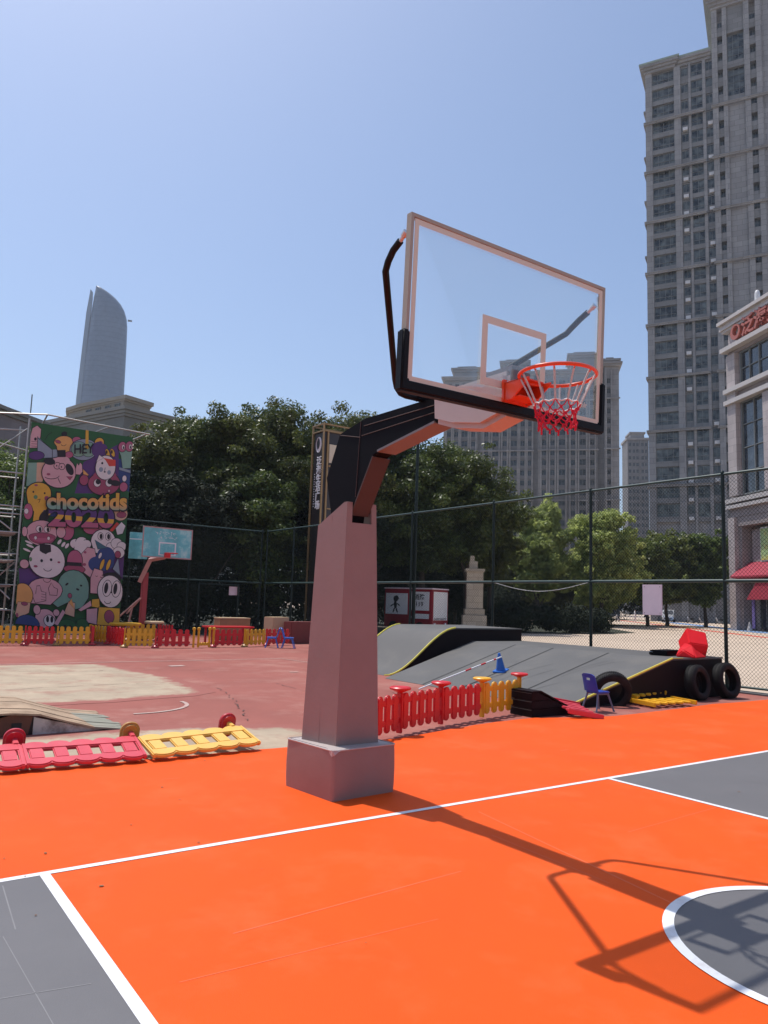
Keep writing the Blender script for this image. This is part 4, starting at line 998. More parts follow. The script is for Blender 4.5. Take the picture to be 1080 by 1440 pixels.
def lnp(c, pts, w_=5, col='K'):
    for (xa, ya), (xb, yb) in zip(pts[:-1], pts[1:]):
        d = math.hypot(xb-xa, yb-ya) or 1; nx, ny = -(yb-ya)/d*w_/2, (xb-xa)/d*w_/2
        poly(c, [(xa+nx,ya+ny),(xb+nx,yb+ny),(xb-nx,yb-ny),(xa-nx,ya-ny)], col)
def arcp(cx_, cy_, rx, ry, a0, a1, n=10): return [(cx_+rx*math.cos(R(a0+(a1-a0)*k/n)), cy_+ry*math.sin(R(a0+(a1-a0)*k/n))) for k in range(n+1)]
# background fields
poly(1, [(120,420),(560,330),(980,330),(960,700),(600,700),(120,640)], 'G')
poly(1, [(560,440),(860,300),(860,560),(640,700),(490,700)], 'V')
poly(1, [(860,420),(985,440),(960,690),(860,640)], 'B')
poly(1, [(110,440),(190,440),(180,640),(105,640)], 'C'); poly(1, [(185,440),(260,440),(230,600),(180,620)], 'S')
poly(2, [(110,440),(330,420),(300,600),(120,620)], 'V'); poly(2, [(690,300),(985,260),(975,470),(690,470)], 'V')
poly(2, [(150,20),(520,20),(700,130),(500,300),(130,380)], 'G')
# upper third
poly(1, [(125,310),(135,200),(150,140),(185,118),(215,150),(210,215),(190,310)], 'P', 6); el(1,172,235,10,14,'K',0)
for yy in (255,275,295): lnp(1, [(140,yy),(185,yy+4)], 3)
poly(1, [(190,215),(300,330),(370,325),(375,395),(190,400)], 'L', 6); lnp(1, [(190,225),(305,330),(305,400)], 5); lnp(1, [(245,245),(270,200),(300,180)], 4)
el(1,180,378,60,36,'V',5); lnp(1, [(120,428),(250,428)], 4)
poly(1, arcp(395,270,75,55,180,360)+[(450,300),(440,390),(355,390),(340,300)], 'O', 6); el(1,350,262,22,12,'R',3,.4); lnp(1, arcp(395,280,22,18,20,160), 4); el(1,400,195,24,20,'K',0); el(1,500,250,34,24,'M',4)
el(1,560,335,112,88,'L',6); el(1,520,330,62,62,'C',4); el(1,600,335,58,60,'C',4); poly(1, [(576,150),(600,150),(600,330),(572,330)], 'Y')
el(1,690,280,38,38,'Y',6); el(1,700,285,20,18,'R',0); el(1,700,280,7,7,'K',0); el(1,440,375,32,26,'M',4)
for k in range(9): el(1,740+95*math.cos(k*.55)*.8,370+70*math.sin(k*.7)*.8,44,42,'V',0)
for x in (762,806): el(1,x,370,15,34,'Y',5,-.35); el(1,x-8,362,8,16,'K',0)
poly(1, arcp(890,330,38,44,170,370)+arcp(955,335,38,44,190,360)+[(965,500),(895,500),(880,400)], 'C', 6)
for x in (890,952): el(1,x,325,34,40,'M',5); el(1,x+8,328,12,20,'W',3); el(1,x+10,332,6,13,'K',0)
poly(1, [(865,490),(965,520),(965,540),(865,510)], 'L', 3); el(1,912,582,18,24,'W',3)
# pink dog-like face
poly(1, arcp(360,525,135,128,0,360,30), 'P', 7); el(1,385,430,62,44,'P',0); poly(1, [(345,395),(345,335),(410,335),(412,395)], 'K')
el(1,282,430,46,30,'K',0,.2); el(1,445,500,28,52,'K',0,-.45); el(1,345,468,25,26,'P',5); el(1,382,475,22,25,'P',5); el(1,340,468,5,8,'K',0); el(1,378,478,5,8,'K',0)
lnp(1, arcp(300,548,62,32,10,150), 5); lnp(1, [(352,575),(372,620)], 5); poly(1, [(420,560),(470,560),(448,588)], 'R', 3); el(1,275,540,15,10,'R',0)
poly(1, [(495,500),(505,450),(520,470),(530,445),(545,460),(550,520),(530,545),(495,540)], 'P', 5); poly(1, [(555,500),(605,550),(560,555)], 'O', 4)
# red bear with a pale cat-like face above it
el(1,565,590,36,42,'R',5); el(1,905,650,34,36,'M',5); poly(1, arcp(735,620,135,95,0,360,30), 'R', 6); el(1,740,560,100,55,'R',0)
el(1,745,490,84,98,'W',6); poly(1, [(668,440),(690,385),(725,410)], 'W', 5); poly(1, [(725,410),(830,430),(832,480),(775,480),(745,430)], 'E', 0)
el(1,716,453,9,10,'K',0); el(1,706,505,18,20,'L',0); el(1,776,530,16,18,'L',0); lnp(1, [(742,490),(736,522),(750,528)], 4); el(1,738,525,8,6,'K',0)
for x in (676,776): el(1,x,615,28,30,'W',4); el(1,x+8,605,22,22,'K',0)
el(1,830,618,48,24,'K',0,.15); el(1,778,680,10,10,'P',3)
# yellow ghost
poly(1, arcp(200,700,95,88,180,360)+[(292,770),(255,850),(215,890),(200,950),(155,950),(165,860),(120,800)], 'Y', 7)
el(1,157,692,7,9,'K',0); el(1,246,702,7,9,'K',0); el(1,175,736,16,18,'N',0); el(1,262,745,18,20,'R',0); lnp(1, [(190,760),(212,752),(200,785)], 4); el(1,178,635,14,9,'R',0)
el(1,118,860,34,66,'M',5); el(1,104,858,16,22,'W',3)
poly(1, [(240,845),(420,835),(420,895),(240,895),(200,935)], 'B', 0); el(1,245,900,36,60,'K',0,.5)
el(1,880,865,62,52,'S',4); el(1,890,872,42,24,'R',3)
# middle: grinning face, round white faces
el(1,430,1015,55,72,'M',6); el(1,645,975,82,55,'M',6,-.2); poly(1, [(780,1005),(850,930),(870,945),(815,1005)], 'E', 0)
el(2,285,138,122,105,'P',7); el(2,152,130,20,40,'P',5); el(2,440,125,36,46,'P',5)
for x in (265,328): el(2,x,104,23,25,'W',4); el(2,x+7,108,10,20,'K',0)
poly(2, arcp(290,170,105,34,190,350)+arcp(290,178,100,50,10,170), 'R', 4); poly(2, arcp(295,180,82,34,0,180), 'M', 0)
for x in (237,340): el(2,x,180,10,14,'W',3)
for a_, b_ in ((428,205),(460,225),(490,235)): el(2,a_,b_,12,24,'W',0,.6)
for a_, b_ in ((185,220),(195,250),(170,285)): el(2,a_,b_,32,9,'W',0,.4)
el(2,330,365,142,140,'W',7); el(2,152,402,34,36,'P',5); poly(2, [(270,225),(358,232),(362,290),(335,300),(320,312),(290,300),(270,285)], 'K')
el(2,287,367,11,13,'K',0); el(2,362,355,11,12,'K',0); el(2,200,360,12,18,'N',0); el(2,240,416,16,10,'R',0); el(2,425,372,12,8,'R',0); lnp(2, arcp(335,420,34,30,20,160), 5)
for x, y, r_ in ((560,215,45),(610,200,48),(650,215,40),(600,250,50)): el(2,x,y,r_,r_*.85,'W',5)
el(2,605,225,60,45,'W',0)
poly(2, arcp(795,190,105,98,180,360)+[(900,240),(860,280),(720,280)], 'W', 7)
for x in (770,835): el(2,x,147,22,28,'W',4); el(2,x+4,148,13,22,'K',0)
for x, y, r_ in ((860,230,40),(910,200,48),(955,220,40),(930,270,50)): el(2,x,y,r_,r_*.85,'W',4)
poly(2, [(900,80),(950,30),(985,60),(960,120),(915,130)], 'W', 4)
poly(2, [(580,330),(660,240),(720,250),(735,330),(690,480),(600,420)], 'P', 5); el(2,640,280,12,10,'R',0); el(2,636,378,14,12,'R',0)
el(2,740,370,72,60,'B',0); el(2,820,300,78,72,'B',0); el(2,800,350,90,70,'B',0)
poly(2, [(722,178),(830,235),(748,250)], 'D', 4); el(2,768,300,11,24,'W',3,.4)
poly(2, [(925,315),(945,445),(880,400)], 'L', 5); el(2,922,285,24,26,'R',4)
# lower: green figure with rose hat
poly(2, arcp(555,350,62,82,180,360)+[(620,390),(490,390)], 'M', 6); el(2,553,420,88,32,'R',5); poly(2, [(492,365),(612,365),(615,395),(488,395)], 'K')
poly(2, arcp(548,560,128,130,180,360)+[(672,640),(620,720),(560,740),(500,690),(420,735),(370,700),(390,650),(425,620)], 'T', 7)
el(2,492,545,16,8,'K',0,-.7); el(2,610,548,10,8,'K',0); el(2,582,580,14,8,'K',0,.3); el(2,518,635,15,18,'R',4)
poly(2, arcp(320,600,135,90,180,360)+[(440,640),(360,720),(200,720)], 'P', 6); lnp(2, arcp(330,510,32,32,10,170), 4)
poly(2, [(215,650),(245,640),(250,580),(275,575),(285,620),(320,625),(322,690),(240,715)], 'P', 5); poly(2, [(345,590),(365,545),(385,580),(415,590),(410,640),(355,640)], 'P', 5)
for yy in (640,662,684): lnp(2, [(285,yy),(320,yy+3)], 3)
el(2,140,660,78,95,'O',5); poly(2, [(105,720),(200,720),(190,800),(110,850),(75,820)], 'S', 4); el(2,155,730,24,14,'R',3); el(2,100,828,10,18,'R',0)
poly(2, [(690,480),(720,405),(790,420),(800,470),(750,600),(690,600)], 'P', 6); lnp(2, arcp(740,460,9,7,0,180), 4); lnp(2, arcp(780,466,9,7,0,180), 4)
for x in (785,840): el(2,x,370,14,44,'Y',4,.35)
poly(2, [(780,455),(830,430),(900,425),(960,460),(950,490),(830,465)], 'K')
el(2,860,575,108,122,'W',7); poly(2, [(705,650),(765,640),(770,710),(700,705)], 'Y', 4)
for x in (832,912): el(2,x,553,36,62,'W',5,.15); el(2,x-8,552,17,44,'K',0,.15)
el(2,868,582,8,7,'K',0); lnp(2, arcp(838,650,28,22,10,170), 5)
poly(2, [(765,705),(945,700),(945,835),(750,840)], 'Y', 6); el(2,855,770,42,48,'R',4)
poly(2, [(590,740),(690,660),(700,700),(610,750)], 'P', 5); poly(2, [(660,730),(750,715),(745,840),(660,830)], 'P', 5); poly(2, [(470,780),(510,680),(560,690),(555,800)], 'S', 4); poly(2, [(510,690),(530,660),(558,740)], 'O', 3)
el(2,320,835,80,75,'P',6); el(2,252,770,26,36,'P',5); el(2,408,780,24,26,'P',5); el(2,352,850,42,44,'W',5)
for x in (338,372): el(2,x,838,12,26,'K',0)
poly(2, arcp(180,900,95,80,180,360), 'B', 4); el(2,500,880,78,55,'G',4); el(2,625,860,52,52,'G',4)
for x in (480,525): el(2,x,885,14,16,'K',0)
poly(2, [(390,870),(460,750),(480,770),(420,880)], 'P', 4); poly(2, [(700,860),(960,850),(960,930),(690,930)], 'V'); 
for x in (795,870): poly(2, [(x-16,848),(x+20,845),(x+18,925),(x-14,925)], 'L', 3)
paint.build('painting', mural_mats, mur)
# bubble lettering
def letters(word, c, x0, x1, y0, y1, mlist, name, off):
    v, f = text_geo(word, 1.0, off, 0.0, 'CENTER', 4); xs = [p_[0] for p_ in v]; ys = [p_[1] for p_ in v]
    mb = MB(); mn, mx_, yn, yx = min(xs), max(xs), min(ys), max(ys); LAY[0] += .002
    mb.add([mloc(*c2st(c, x0+(p_[0]-mn)/(mx_-mn)*(x1-x0), y1-(p_[1]-yn)/(yx-yn)*(y1-y0)), LAY[0]) for p_ in v], f)
    return mb.build(name, mlist, mur)
def banded(name, stops):
    m, nt, b = new_mat(name); N, L = nt.nodes.new, nt.links.new
    tc = N('ShaderNodeTexCoord'); sp = N('ShaderNodeSeparateXYZ'); L(tc.outputs['Generated'], sp.inputs[0])
    rp = N('ShaderNodeValToRGB'); rp.color_ramp.interpolation = stops[0]
    e = rp.color_ramp.elements; 
    while len(e) < len(stops[1]): e.new(.5)
    for k, (p_, c_) in enumerate(stops[1]): e[k].position = p_; e[k].color = (*c_, 1)
    L(sp.outputs[2], rp.inputs[0]); L(rp.outputs[0], b.inputs['Base Color']); b.inputs['Roughness'].default_value = .65
    return m
mk = mural_mats[MI['K']]
letters('2020', 1, 262, 832, 808, 990, mk, 'number_outline', .075)
letters('2020', 1, 272, 822, 818, 982, banded('banded_number_paint', ('CONSTANT', [(0,MC['M']),(.33,MC['Y']),(.52,MC['V'])])), 'number', .045)
letters('chocotids', 1, 250, 942, 688, 850, mk, 'word_outline', .075)
letters('chocotids', 1, 260, 932, 700, 838, banded('banded_word_paint', ('LINEAR', [(.15,MC['C']),(.45,MC['O']),(.8,MC['Y'])])), 'word', .042)
letters('HEY', 1, 475, 640, 292, 372, mk, 'bubble_word', .02)
scf = thing('scaffold', 'grey tube scaffold standing behind and left of the painted mural', 'scaffold', (0,23.3,0))
def sx(x, z): return x
for (x, y) in ((-1.6,.0),(1.02,-.22),(-1.6,1.3),(1.02,1.3),(-.35,.65),(4.35,1.3),(2.7,1.3)):
    q = MB(); q.tube([(sx(x,0),y,0),(sx(x,7.2),y,7.2)], .032, 8); q.build('upright', M['scaffold'], scf, smooth=60)
for z in (.95,1.75,2.55,2.75,3.45,4.05,4.3,5.35):
    for y in (0,1.3):
        q = MB(); q.tube([(sx(-1.8,z),y,z),(sx(1.1,z),y,z+(.0 if z < 5 else .05))], .026, 6); q.build('ledger', M['scaffold'], scf, smooth=60)
for a_, b_ in (((-1.6,0,5.3),(.85,0,3.5)),((-1.6,0,4.2),(-.3,.6,2.6)),((-.35,.6,.9),(1.0,0,2.5)),((-1.6,1.3,.6),(-.3,.6,2.5)),((-.35,.65,3.4),(-1.6,0,2.6)),((1.02,0,6.9),(-1.6,0,4.4)),((-.3,.6,2.6),(.95,0,1.3)),((-1.6,0,.6),(-.2,0,1.7))):
    q = MB(); q.tube([(sx(a_[0],a_[2]),a_[1],a_[2]),(sx(b_[0],b_[2]),b_[1],b_[2])], .022, 6); q.build('brace', M['scaffold'], scf, smooth=60)
for a_, b_ in (((-2.2,-.1,6.95),(1.55,-.25,7.42)),((1.55,-.25,7.42),(5.0,-.22,7.30)),((1.55,-.25,7.42),(1.7,1.3,7.4)),((3.0,1.3,7.1),(3.6,-.22,7.36)),((4.3,1.3,7.0),(4.9,-.22,7.30)),((-2.2,.1,6.55),(1.4,.1,6.9)),((-2.2,.0,6.7),(1.9,.9,6.2))):
    q = MB(); q.tube([a_, b_], .028, 6); q.build('top_rail', M['scaffold'], scf, smooth=60)
for z in (1.68,2.48,3.38):
    q = MB(); q.box((-1.7,.03,z),(.95,1.27,z+.045)); q.build('deck', M['scaffold_deck'], scf)
cb_ = thing('red_crate', 'dull red crate stack under the scaffold left of the mural', 'crate', (.35,24.0,.006))
for k in range(2): q = MB(); q.box((-.9+.06*k,-.3,.30*k),(.40-.05*k,.3,.30*k+.28)); q.build('crate_body', M['mat_red'], cb_, bevel=.02)

# ------------------------------------------------------------------ pylon sign, stone lamp, fire booth
py_ = thing('pylon_sign', 'tall dark pylon sign with gold edges and vertical white characters behind the fence', 'sign', (14.56,27.02,0))
PX_, PY_, PH = 1.9, 1.02, 10.05
q = MB(); q.box((.06,.06,0),(PX_-.06,PY_-.06,PH-.35)); q.build('core', M['pylon_dark'], py_)
for x, y in ((0,0),(PX_,0),(0,PY_),(PX_,PY_)):
    q = MB(); q.box((x-.035,y-.035,0),(x+.035,y+.035,PH)); q.build('edge_trim', M['pylon_gold'], py_)
q = MB(); q.box((.22,-.02,0),(.30,.058,PH-.36)); q.build('edge_trim', M['pylon_gold'], py_)
q = MB()
for z in (PH-.35, PH-.02):
    q.box((-.045,.051,z-.06),(.045,PY_-.051,z)); q.box((PX_-.045,.051,z-.06),(PX_+.045,PY_-.051,z)); q.box((.051,-.045,z-.06),(PX_-.051,.045,z)); q.box((.051,PY_-.045,z-.06),(PX_-.051,PY_+.045,z))
q.build('top_frame', M['pylon_gold'], py_)
q = MB(); q.box((.36,.02,8.15),(PX_-.1,.058,9.05)); q.build('cream_panel', M['cream_panel'], py_)
q = MB(); q.box((.36,.02,7.95),(PX_-.1,.057,8.03)); q.box((.36,.02,5.9),(PX_-.1,.057,5.96)); q.box((.36,.02,4.6),(PX_-.1,.057,4.66)); q.build('panel_trim', M['pylon_gold'], py_)
def on_left(v, cy, cz, o=.055): return [(o - p_[2] if len(p_) > 2 else o, cy - p_[0], cz + p_[1]) for p_ in v]
q = MB(); rgm = circ(.50, 9.05, .25, .38, 32); rin = circ(.54, 9.10, .17, .28, 32)
n_ = 32; q.add([(.056,y,z) for y, z in rgm] + [(.056,y,z) for y, z in rin] + [(.02,y,z) for y, z in rgm] + [(.02,y,z) for y, z in rin],
      [(i,(i+1)%n_,n_+(i+1)%n_,n_+i) for i in range(n_)] + [(i,2*n_+i,2*n_+(i+1)%n_,(i+1)%n_) for i in range(n_)] + [(n_+i,n_+(i+1)%n_,3*n_+(i+1)%n_,3*n_+i) for i in range(n_)])
q.build('ring_emblem', M['sign_letter'], py_)
q = MB()
for k, ch in enumerate('泛海生活广场'):
    v, f = text_geo(ch, .44, .010, .02); q.add(on_left(v, .40, 8.22-.43*k, .035), f)
for k in range(14):
    q.box((.03,.76,7.6-.12*k),(.055,.80,7.65-.12*k))
q.build('sign_characters', M['sign_letter'], py_)

mo = thing('stone_lamp_pillar', 'weathered stone pillar with a stepped base behind the right fence', 'pillar', (25.41,28.10,0), R(-38))
q = MB(); q.box((-.66,-.66,0),(.66,.66,1.05)); q.box((-.56,-.56,1.051),(.56,.56,1.40)); q.build('base', M['granite'], mo, bevel=.02)
q = MB(); q.box((-.46,-.46,1.401),(.46,.46,3.45)); q.build('shaft', M['granite'], mo, bevel=.02)
q = MB(); q.box((-.54,-.54,3.451),(.54,.54,3.62)); q.build('cap', M['granite'], mo, bevel=.02)
q = MB(); q.box((-.30,-.20,3.621),(.16,.2,4.05)); q.box((-.26,-.16,4.051),(-.02,.16,4.36)); q.build('finial', M['granite'], mo, bevel=.03)
q = MB(); q.box((-.475,-.16,1.9),(-.461,.16,3.3)); q.build('niche_panel', M['wood_dark'], mo)
tr_ = thing('fire_booth', 'small dark red fire engine shaped booth with white panels, behind the fence', 'booth', (22.22,27.90,0), R(-70))
# local x runs along its side to the corner nearest the camera; y away
SLn, SWd, BH = 3.1, 1.75, 2.36
q = MB(); q.box((-SLn,0,.28),(0,SWd,BH)); q.build('body', M['red_body'], tr_, bevel=.05)
q = MB(); q.box((-SLn-.03,-.03,BH+.001),(.03,SWd+.03,BH+.07)); q.build('roof_rim', M['sign_pink'], tr_, bevel=.02)
q = MB(); q.box((-SLn+.12,-.02,.98),(-1.55,-.002,2.12)); w1 = q.build('white_panel', M['white_panel'], tr_)
q = MB(); q.box((-1.40,-.02,1.22),(-.18,-.002,2.22)); w2 = q.build('white_panel', M['white_panel'], tr_)
q = MB(); q.prism([(-1.35,.78),(-.18,.78),(-.18,1.04),(-1.22,1.04)], -.02,-.002,'y'); q.build('white_stripe', M['white_panel'], tr_)
q = MB(); q.box((.002,.14,.72),(.02,SWd-.14,2.24)); q.build('windscreen', M['white_panel'], tr_)
q = MB()
for k in range(9): q.box((.0205,.25+.14*k,.74),(.024,.32+.14*k,.84))
q.build('dark_marks', M['ink'], tr_)
q = MB()
for tx_, sz, zc in (('消防', .34, 1.92), ('119', .34, 1.55)):
    v, f = text_geo(tx_, sz, .008, .002); q.add([(-.80+p_[0], -.0235-p_[2], zc+p_[1]) for p_ in v], f)
q.build('lettering', M['ink'], w2)
q = MB()  # a small ink figure, simplified
for cx_, cz_, rx_, rz__, ro in ((-2.32,1.82,.16,.17,0),(-2.34,1.50,.10,.22,.1),(-2.55,1.46,.16,.035,.5),(-2.14,1.50,.13,.035,-.6),(-2.43,1.20,.045,.16,-.4),(-2.24,1.20,.045,.16,.4),(-2.20,1.90,.13,.05,-.9)):
    q.prism(circ(cx_, cz_, rx_, rz__, 14, ro), -.0235 - .0006*len(q.f)/16, -.0205, 'y')
q.build('ink_figure', M['ink'], w1)
for x in (-2.45, -.75):
    q = MB(); q.tube([(x,-.02,.30),(x,.16,.30)], .30, 18); q.build('wheel', M['tyre'], tr_, smooth=40)
    q = MB(); q.tube([(x,SWd-.16,.30),(x,SWd+.02,.30)], .30, 18); q.build('wheel', M['tyre'], tr_, smooth=40)
for y in (.3, SWd-.3):
    q = MB(); q.lathe([(.10,0),(.09,.03),(.02,.05)], 14, M=Matrix.Translation((.002,y,.48)) @ Matrix.Rotation(PI/2,4,'Y')); q.build('headlight', M['lamp_glass'], tr_, smooth=40)

# ------------------------------------------------------------------ trees and shrubs
def leaf_cloud(rg, lobes, n, ll, lw):
    """n small leaf blades spread through the lobes; returns verts, quads"""
    L_ = np.array(lobes); wts = L_[:,3]**2 * L_[:,4]; wts = wts/wts.sum()
    idx = rg.choice(len(L_), n, p=wts)
    d = rg.normal(size=(n,3)); d /= np.linalg.norm(d, axis=1)[:,None]
    rad = rg.random(n)**.42 * rg.uniform(.9,1.12,n)
    c = L_[idx]; pos = c[:,:3] + d*rad[:,None]*np.stack([c[:,3],c[:,3],c[:,4]],1)
    nrm = d*.55 + rg.normal(size=(n,3))*.55 + np.array([0,0,.45]); nrm /= np.linalg.norm(nrm, axis=1)[:,None]
    a = np.cross(nrm, rg.normal(size=(n,3))); a /= np.linalg.norm(a, axis=1)[:,None]
    a[:,2] -= .25; a /= np.linalg.norm(a, axis=1)[:,None]; b = np.cross(nrm, a)
    s_ = rg.uniform(.65,1.35,n)[:,None]
    p0 = pos - a*ll*s_*.5; p2 = pos + a*ll*s_*.5; p1 = pos + b*lw*s_*.5 + nrm*lw*.12; p3 = pos - b*lw*s_*.5 + nrm*lw*.12
    return np.stack([p0,p1,p2,p3],1).reshape(-1,3)
def quad_mesh(name, V, m):
    n = len(V)//4; me = bpy.data.meshes.new(name)
    me.vertices.add(len(V)); me.vertices.foreach_set('co', V.astype(np.float32).ravel())
    me.loops.add(4*n); me.loops.foreach_set('vertex_index', np.arange(4*n, dtype=np.int32))
    me.polygons.add(n); me.polygons.foreach_set('loop_start', np.arange(0, 4*n, 4, dtype=np.int32)); me.polygons.foreach_set('loop_total', np.full(n, 4, dtype=np.int32))
    me.materials.append(m); me.update(); me.validate()
    return me
def tree(label, x, y, H, Rw, seed, m, n=9000, ll=.34, lw=.15, base=.22, group=None, nl=34, name='broadleaf_tree', z0=0.0, multi=1):
    rg = np.random.default_rng(seed); t = thing(name, label, 'tree', (x,y,z0), 0, group)
    zc = H*(base + (1-base)*.52); hz = H*(1-base)*.5; lobes = []
    for k in range(nl):
        a_ = 2*PI*(k*.618+rg.random()*.2); zz = rg.uniform(-.95,.95); rr_ = math.sqrt(max(.05,1-zz*zz*.85))*rg.uniform(.45,.80)
        lr = rg.uniform(.17,.31)*Rw; lobes.append((rr_*Rw*math.cos(a_), rr_*Rw*math.sin(a_), zc+zz*hz*.80, lr, lr*rg.uniform(.45,.75)))
    for k in range(5): lobes.append((rg.uniform(-.35,.35)*Rw, rg.uniform(-.35,.35)*Rw, zc + hz*(.42+.08*k) , Rw*.30, hz*.20))
    lobes.append((0,0,zc,Rw*.55,hz*.7))
    for k in range(22):  # stray sprays that break the outline
        a_ = rg.uniform(0,2*PI); zz = rg.uniform(-.5,1); r_ = Rw*rg.uniform(.80,1.0)*math.sqrt(max(.08,1-zz*zz*.8)); lobes.append((r_*math.cos(a_), r_*math.sin(a_), zc+zz*hz*.97, Rw*rg.uniform(.08,.16), Rw*rg.uniform(.05,.12)))
    fine = .85 if ll > .4 else .62
    V = leaf_cloud(rg, lobes, int(n*1.45*(1.35 if ll > .4 else 2.4)), ll*fine, lw*fine)
    cr = bpy.data.objects.new('crown', quad_mesh('crown', V, m)); COL.objects.link(cr); cr.parent = t
    q = MB()
    for s_ in range(multi):
        ox, oy = (0,0) if multi == 1 else (rg.uniform(-.5,.5), rg.uniform(-.5,.5))
        tr0 = .016*H+.03; pth = [(ox,oy,-.05),(ox+.05,oy,.4),(ox+rg.uniform(-.2,.2),oy+rg.uniform(-.2,.2),H*base*1.1),(rg.uniform(-.3,.3),rg.uniform(-.3,.3),zc),(rg.uniform(-.3,.3),rg.uniform(-.3,.3),zc+hz*.6)]
        q.tube(pth, [tr0*1.35,tr0*1.05,tr0*.85,tr0*.5,tr0*.18], 8)
        for k in range(6):
            lb = lobes[k]; st = Vector(pth[2]).lerp(Vector(pth[3]), rg.uniform(0,.8)); en = Vector(lb[:3]); md = st.lerp(en,.55) + Vector((0,0,-.1*Rw))
            q.tube([st, md, en], [tr0*.45,tr0*.3,tr0*.1], 6)
    q.build('trunk', M['bark'], t, smooth=60)
    return t
GT = 'dark trees behind the courts'
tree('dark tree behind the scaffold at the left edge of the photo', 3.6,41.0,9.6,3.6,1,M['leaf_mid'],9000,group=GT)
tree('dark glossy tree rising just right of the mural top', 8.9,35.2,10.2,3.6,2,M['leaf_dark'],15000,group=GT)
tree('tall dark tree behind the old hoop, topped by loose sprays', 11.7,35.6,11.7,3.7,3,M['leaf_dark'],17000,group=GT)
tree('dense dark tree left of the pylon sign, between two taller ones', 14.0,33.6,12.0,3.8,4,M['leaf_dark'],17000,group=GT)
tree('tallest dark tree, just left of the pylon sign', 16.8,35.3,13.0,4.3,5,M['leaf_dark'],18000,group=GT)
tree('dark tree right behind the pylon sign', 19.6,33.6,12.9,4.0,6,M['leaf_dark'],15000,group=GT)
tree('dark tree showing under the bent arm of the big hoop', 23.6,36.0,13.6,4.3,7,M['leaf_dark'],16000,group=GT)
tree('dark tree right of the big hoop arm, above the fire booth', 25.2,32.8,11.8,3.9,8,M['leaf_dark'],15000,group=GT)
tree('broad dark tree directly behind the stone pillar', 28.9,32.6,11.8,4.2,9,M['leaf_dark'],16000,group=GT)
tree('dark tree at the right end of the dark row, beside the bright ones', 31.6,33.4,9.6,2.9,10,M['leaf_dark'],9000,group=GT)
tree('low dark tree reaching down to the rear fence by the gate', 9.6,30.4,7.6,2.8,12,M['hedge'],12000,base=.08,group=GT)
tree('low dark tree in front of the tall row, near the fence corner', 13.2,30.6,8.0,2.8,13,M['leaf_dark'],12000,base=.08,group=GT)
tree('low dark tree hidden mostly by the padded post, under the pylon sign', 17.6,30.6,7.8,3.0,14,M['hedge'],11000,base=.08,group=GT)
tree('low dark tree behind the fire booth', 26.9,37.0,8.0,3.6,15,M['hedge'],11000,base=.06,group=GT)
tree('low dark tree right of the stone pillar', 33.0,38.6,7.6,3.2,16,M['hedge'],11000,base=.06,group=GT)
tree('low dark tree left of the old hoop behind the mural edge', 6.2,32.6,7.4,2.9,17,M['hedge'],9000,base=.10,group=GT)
GB = 'sunlit trees by the plaza'
tree('bright lime green tree, left one beside the dark row', 50.0,46.0,11.9,4.0,21,M['leaf_bright'],11500,.46,.24,.04,GB)
tree('bright lime green tree, right and fuller one in front of the far towers', 54.9,42.6,11.2,4.5,22,M['leaf_bright'],12500,.46,.24,.04,GB)
tree('bright green tree with a rounder crown behind the other two lime green ones', 60.5,46.5,10.0,4.0,23,M['leaf_bright'],9500,.46,.24,.20,GB)
tree('mid green low tree at the foot of the tall grey tower', 66.5,45.8,9.4,3.8,24,M['leaf_mid'],9000,.5,.24,.15,GB)
tree('mid green tree under the tall grey tower, middle one', 73.6,48.2,10.8,4.4,25,M['leaf_mid'],9000,.55,.26,.15,GB)
tree('mid green tree beside the corner of the pink stone building', 76.5,45.2,11.0,4.0,26,M['leaf_mid'],9000,.55,.26,.15,GB)
tree('fresh green tree with a low wide crown between the bright pair and the tower foot', 63.0,50.5,8.6,4.4,29,M['leaf_mid'],9500,.48,.24,.06,GB)
tree('shaded dark tree low behind the bright pair', 47.8,53.0,9.2,4.5,27,M['leaf_dark'],8000,.5,.24,.06,GB)
tree('shaded dark tree filling the gap behind the bright pair', 57.5,52.6,8.6,4.6,28,M['leaf_dark'],8000,.5,.24,.06,GB)
def shrub_row(label, pts, h, w_, seed, n, m, name='hedge'):
    rg = np.random.default_rng(seed); t = thing(name, label, 'hedge', (*pts[0],0)); lobes = []
    for (a_, b_) in zip(pts[:-1], pts[1:]):
        A = Vector((*a_,0)); B = Vector((*b_,0)); k_ = max(2, int((B-A).length/(w_*.8)))
        for k in range(k_):
            q_ = A.lerp(B, k/k_) - Vector((*pts[0],0)); lobes.append((q_.x+rg.uniform(-.3,.3)*w_, q_.y+rg.uniform(-.3,.3)*w_, h*rg.uniform(.36,.55), w_*rg.uniform(.6,.9), h*rg.uniform(.42,.55)))
    V = leaf_cloud(rg, lobes, n, .22, .11); V[:,2] = np.maximum(V[:,2], .01)
    o = bpy.data.objects.new('foliage', quad_mesh('foliage', V, m)); COL.objects.link(o); o.parent = t
    for k in range(0, len(lobes), 4): q = MB(); q.tube([(lobes[k][0],lobes[k][1],-.02),(lobes[k][0]+.1,lobes[k][1],h*.6)], [.05,.02], 5); q.build('stem', M['bark'], t)
    return t
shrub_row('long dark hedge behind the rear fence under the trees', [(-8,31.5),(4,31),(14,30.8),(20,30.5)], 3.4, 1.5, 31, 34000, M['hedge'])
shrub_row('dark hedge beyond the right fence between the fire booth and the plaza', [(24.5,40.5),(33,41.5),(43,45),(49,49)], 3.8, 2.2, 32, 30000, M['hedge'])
shrub_row('low dark hedge along the near edge of the plaza, right of the stone pillar', [(30.5,30.5),(36.5,29.6),(41.5,31.5)], 1.9, 1.5, 35, 12000, M['hedge'])
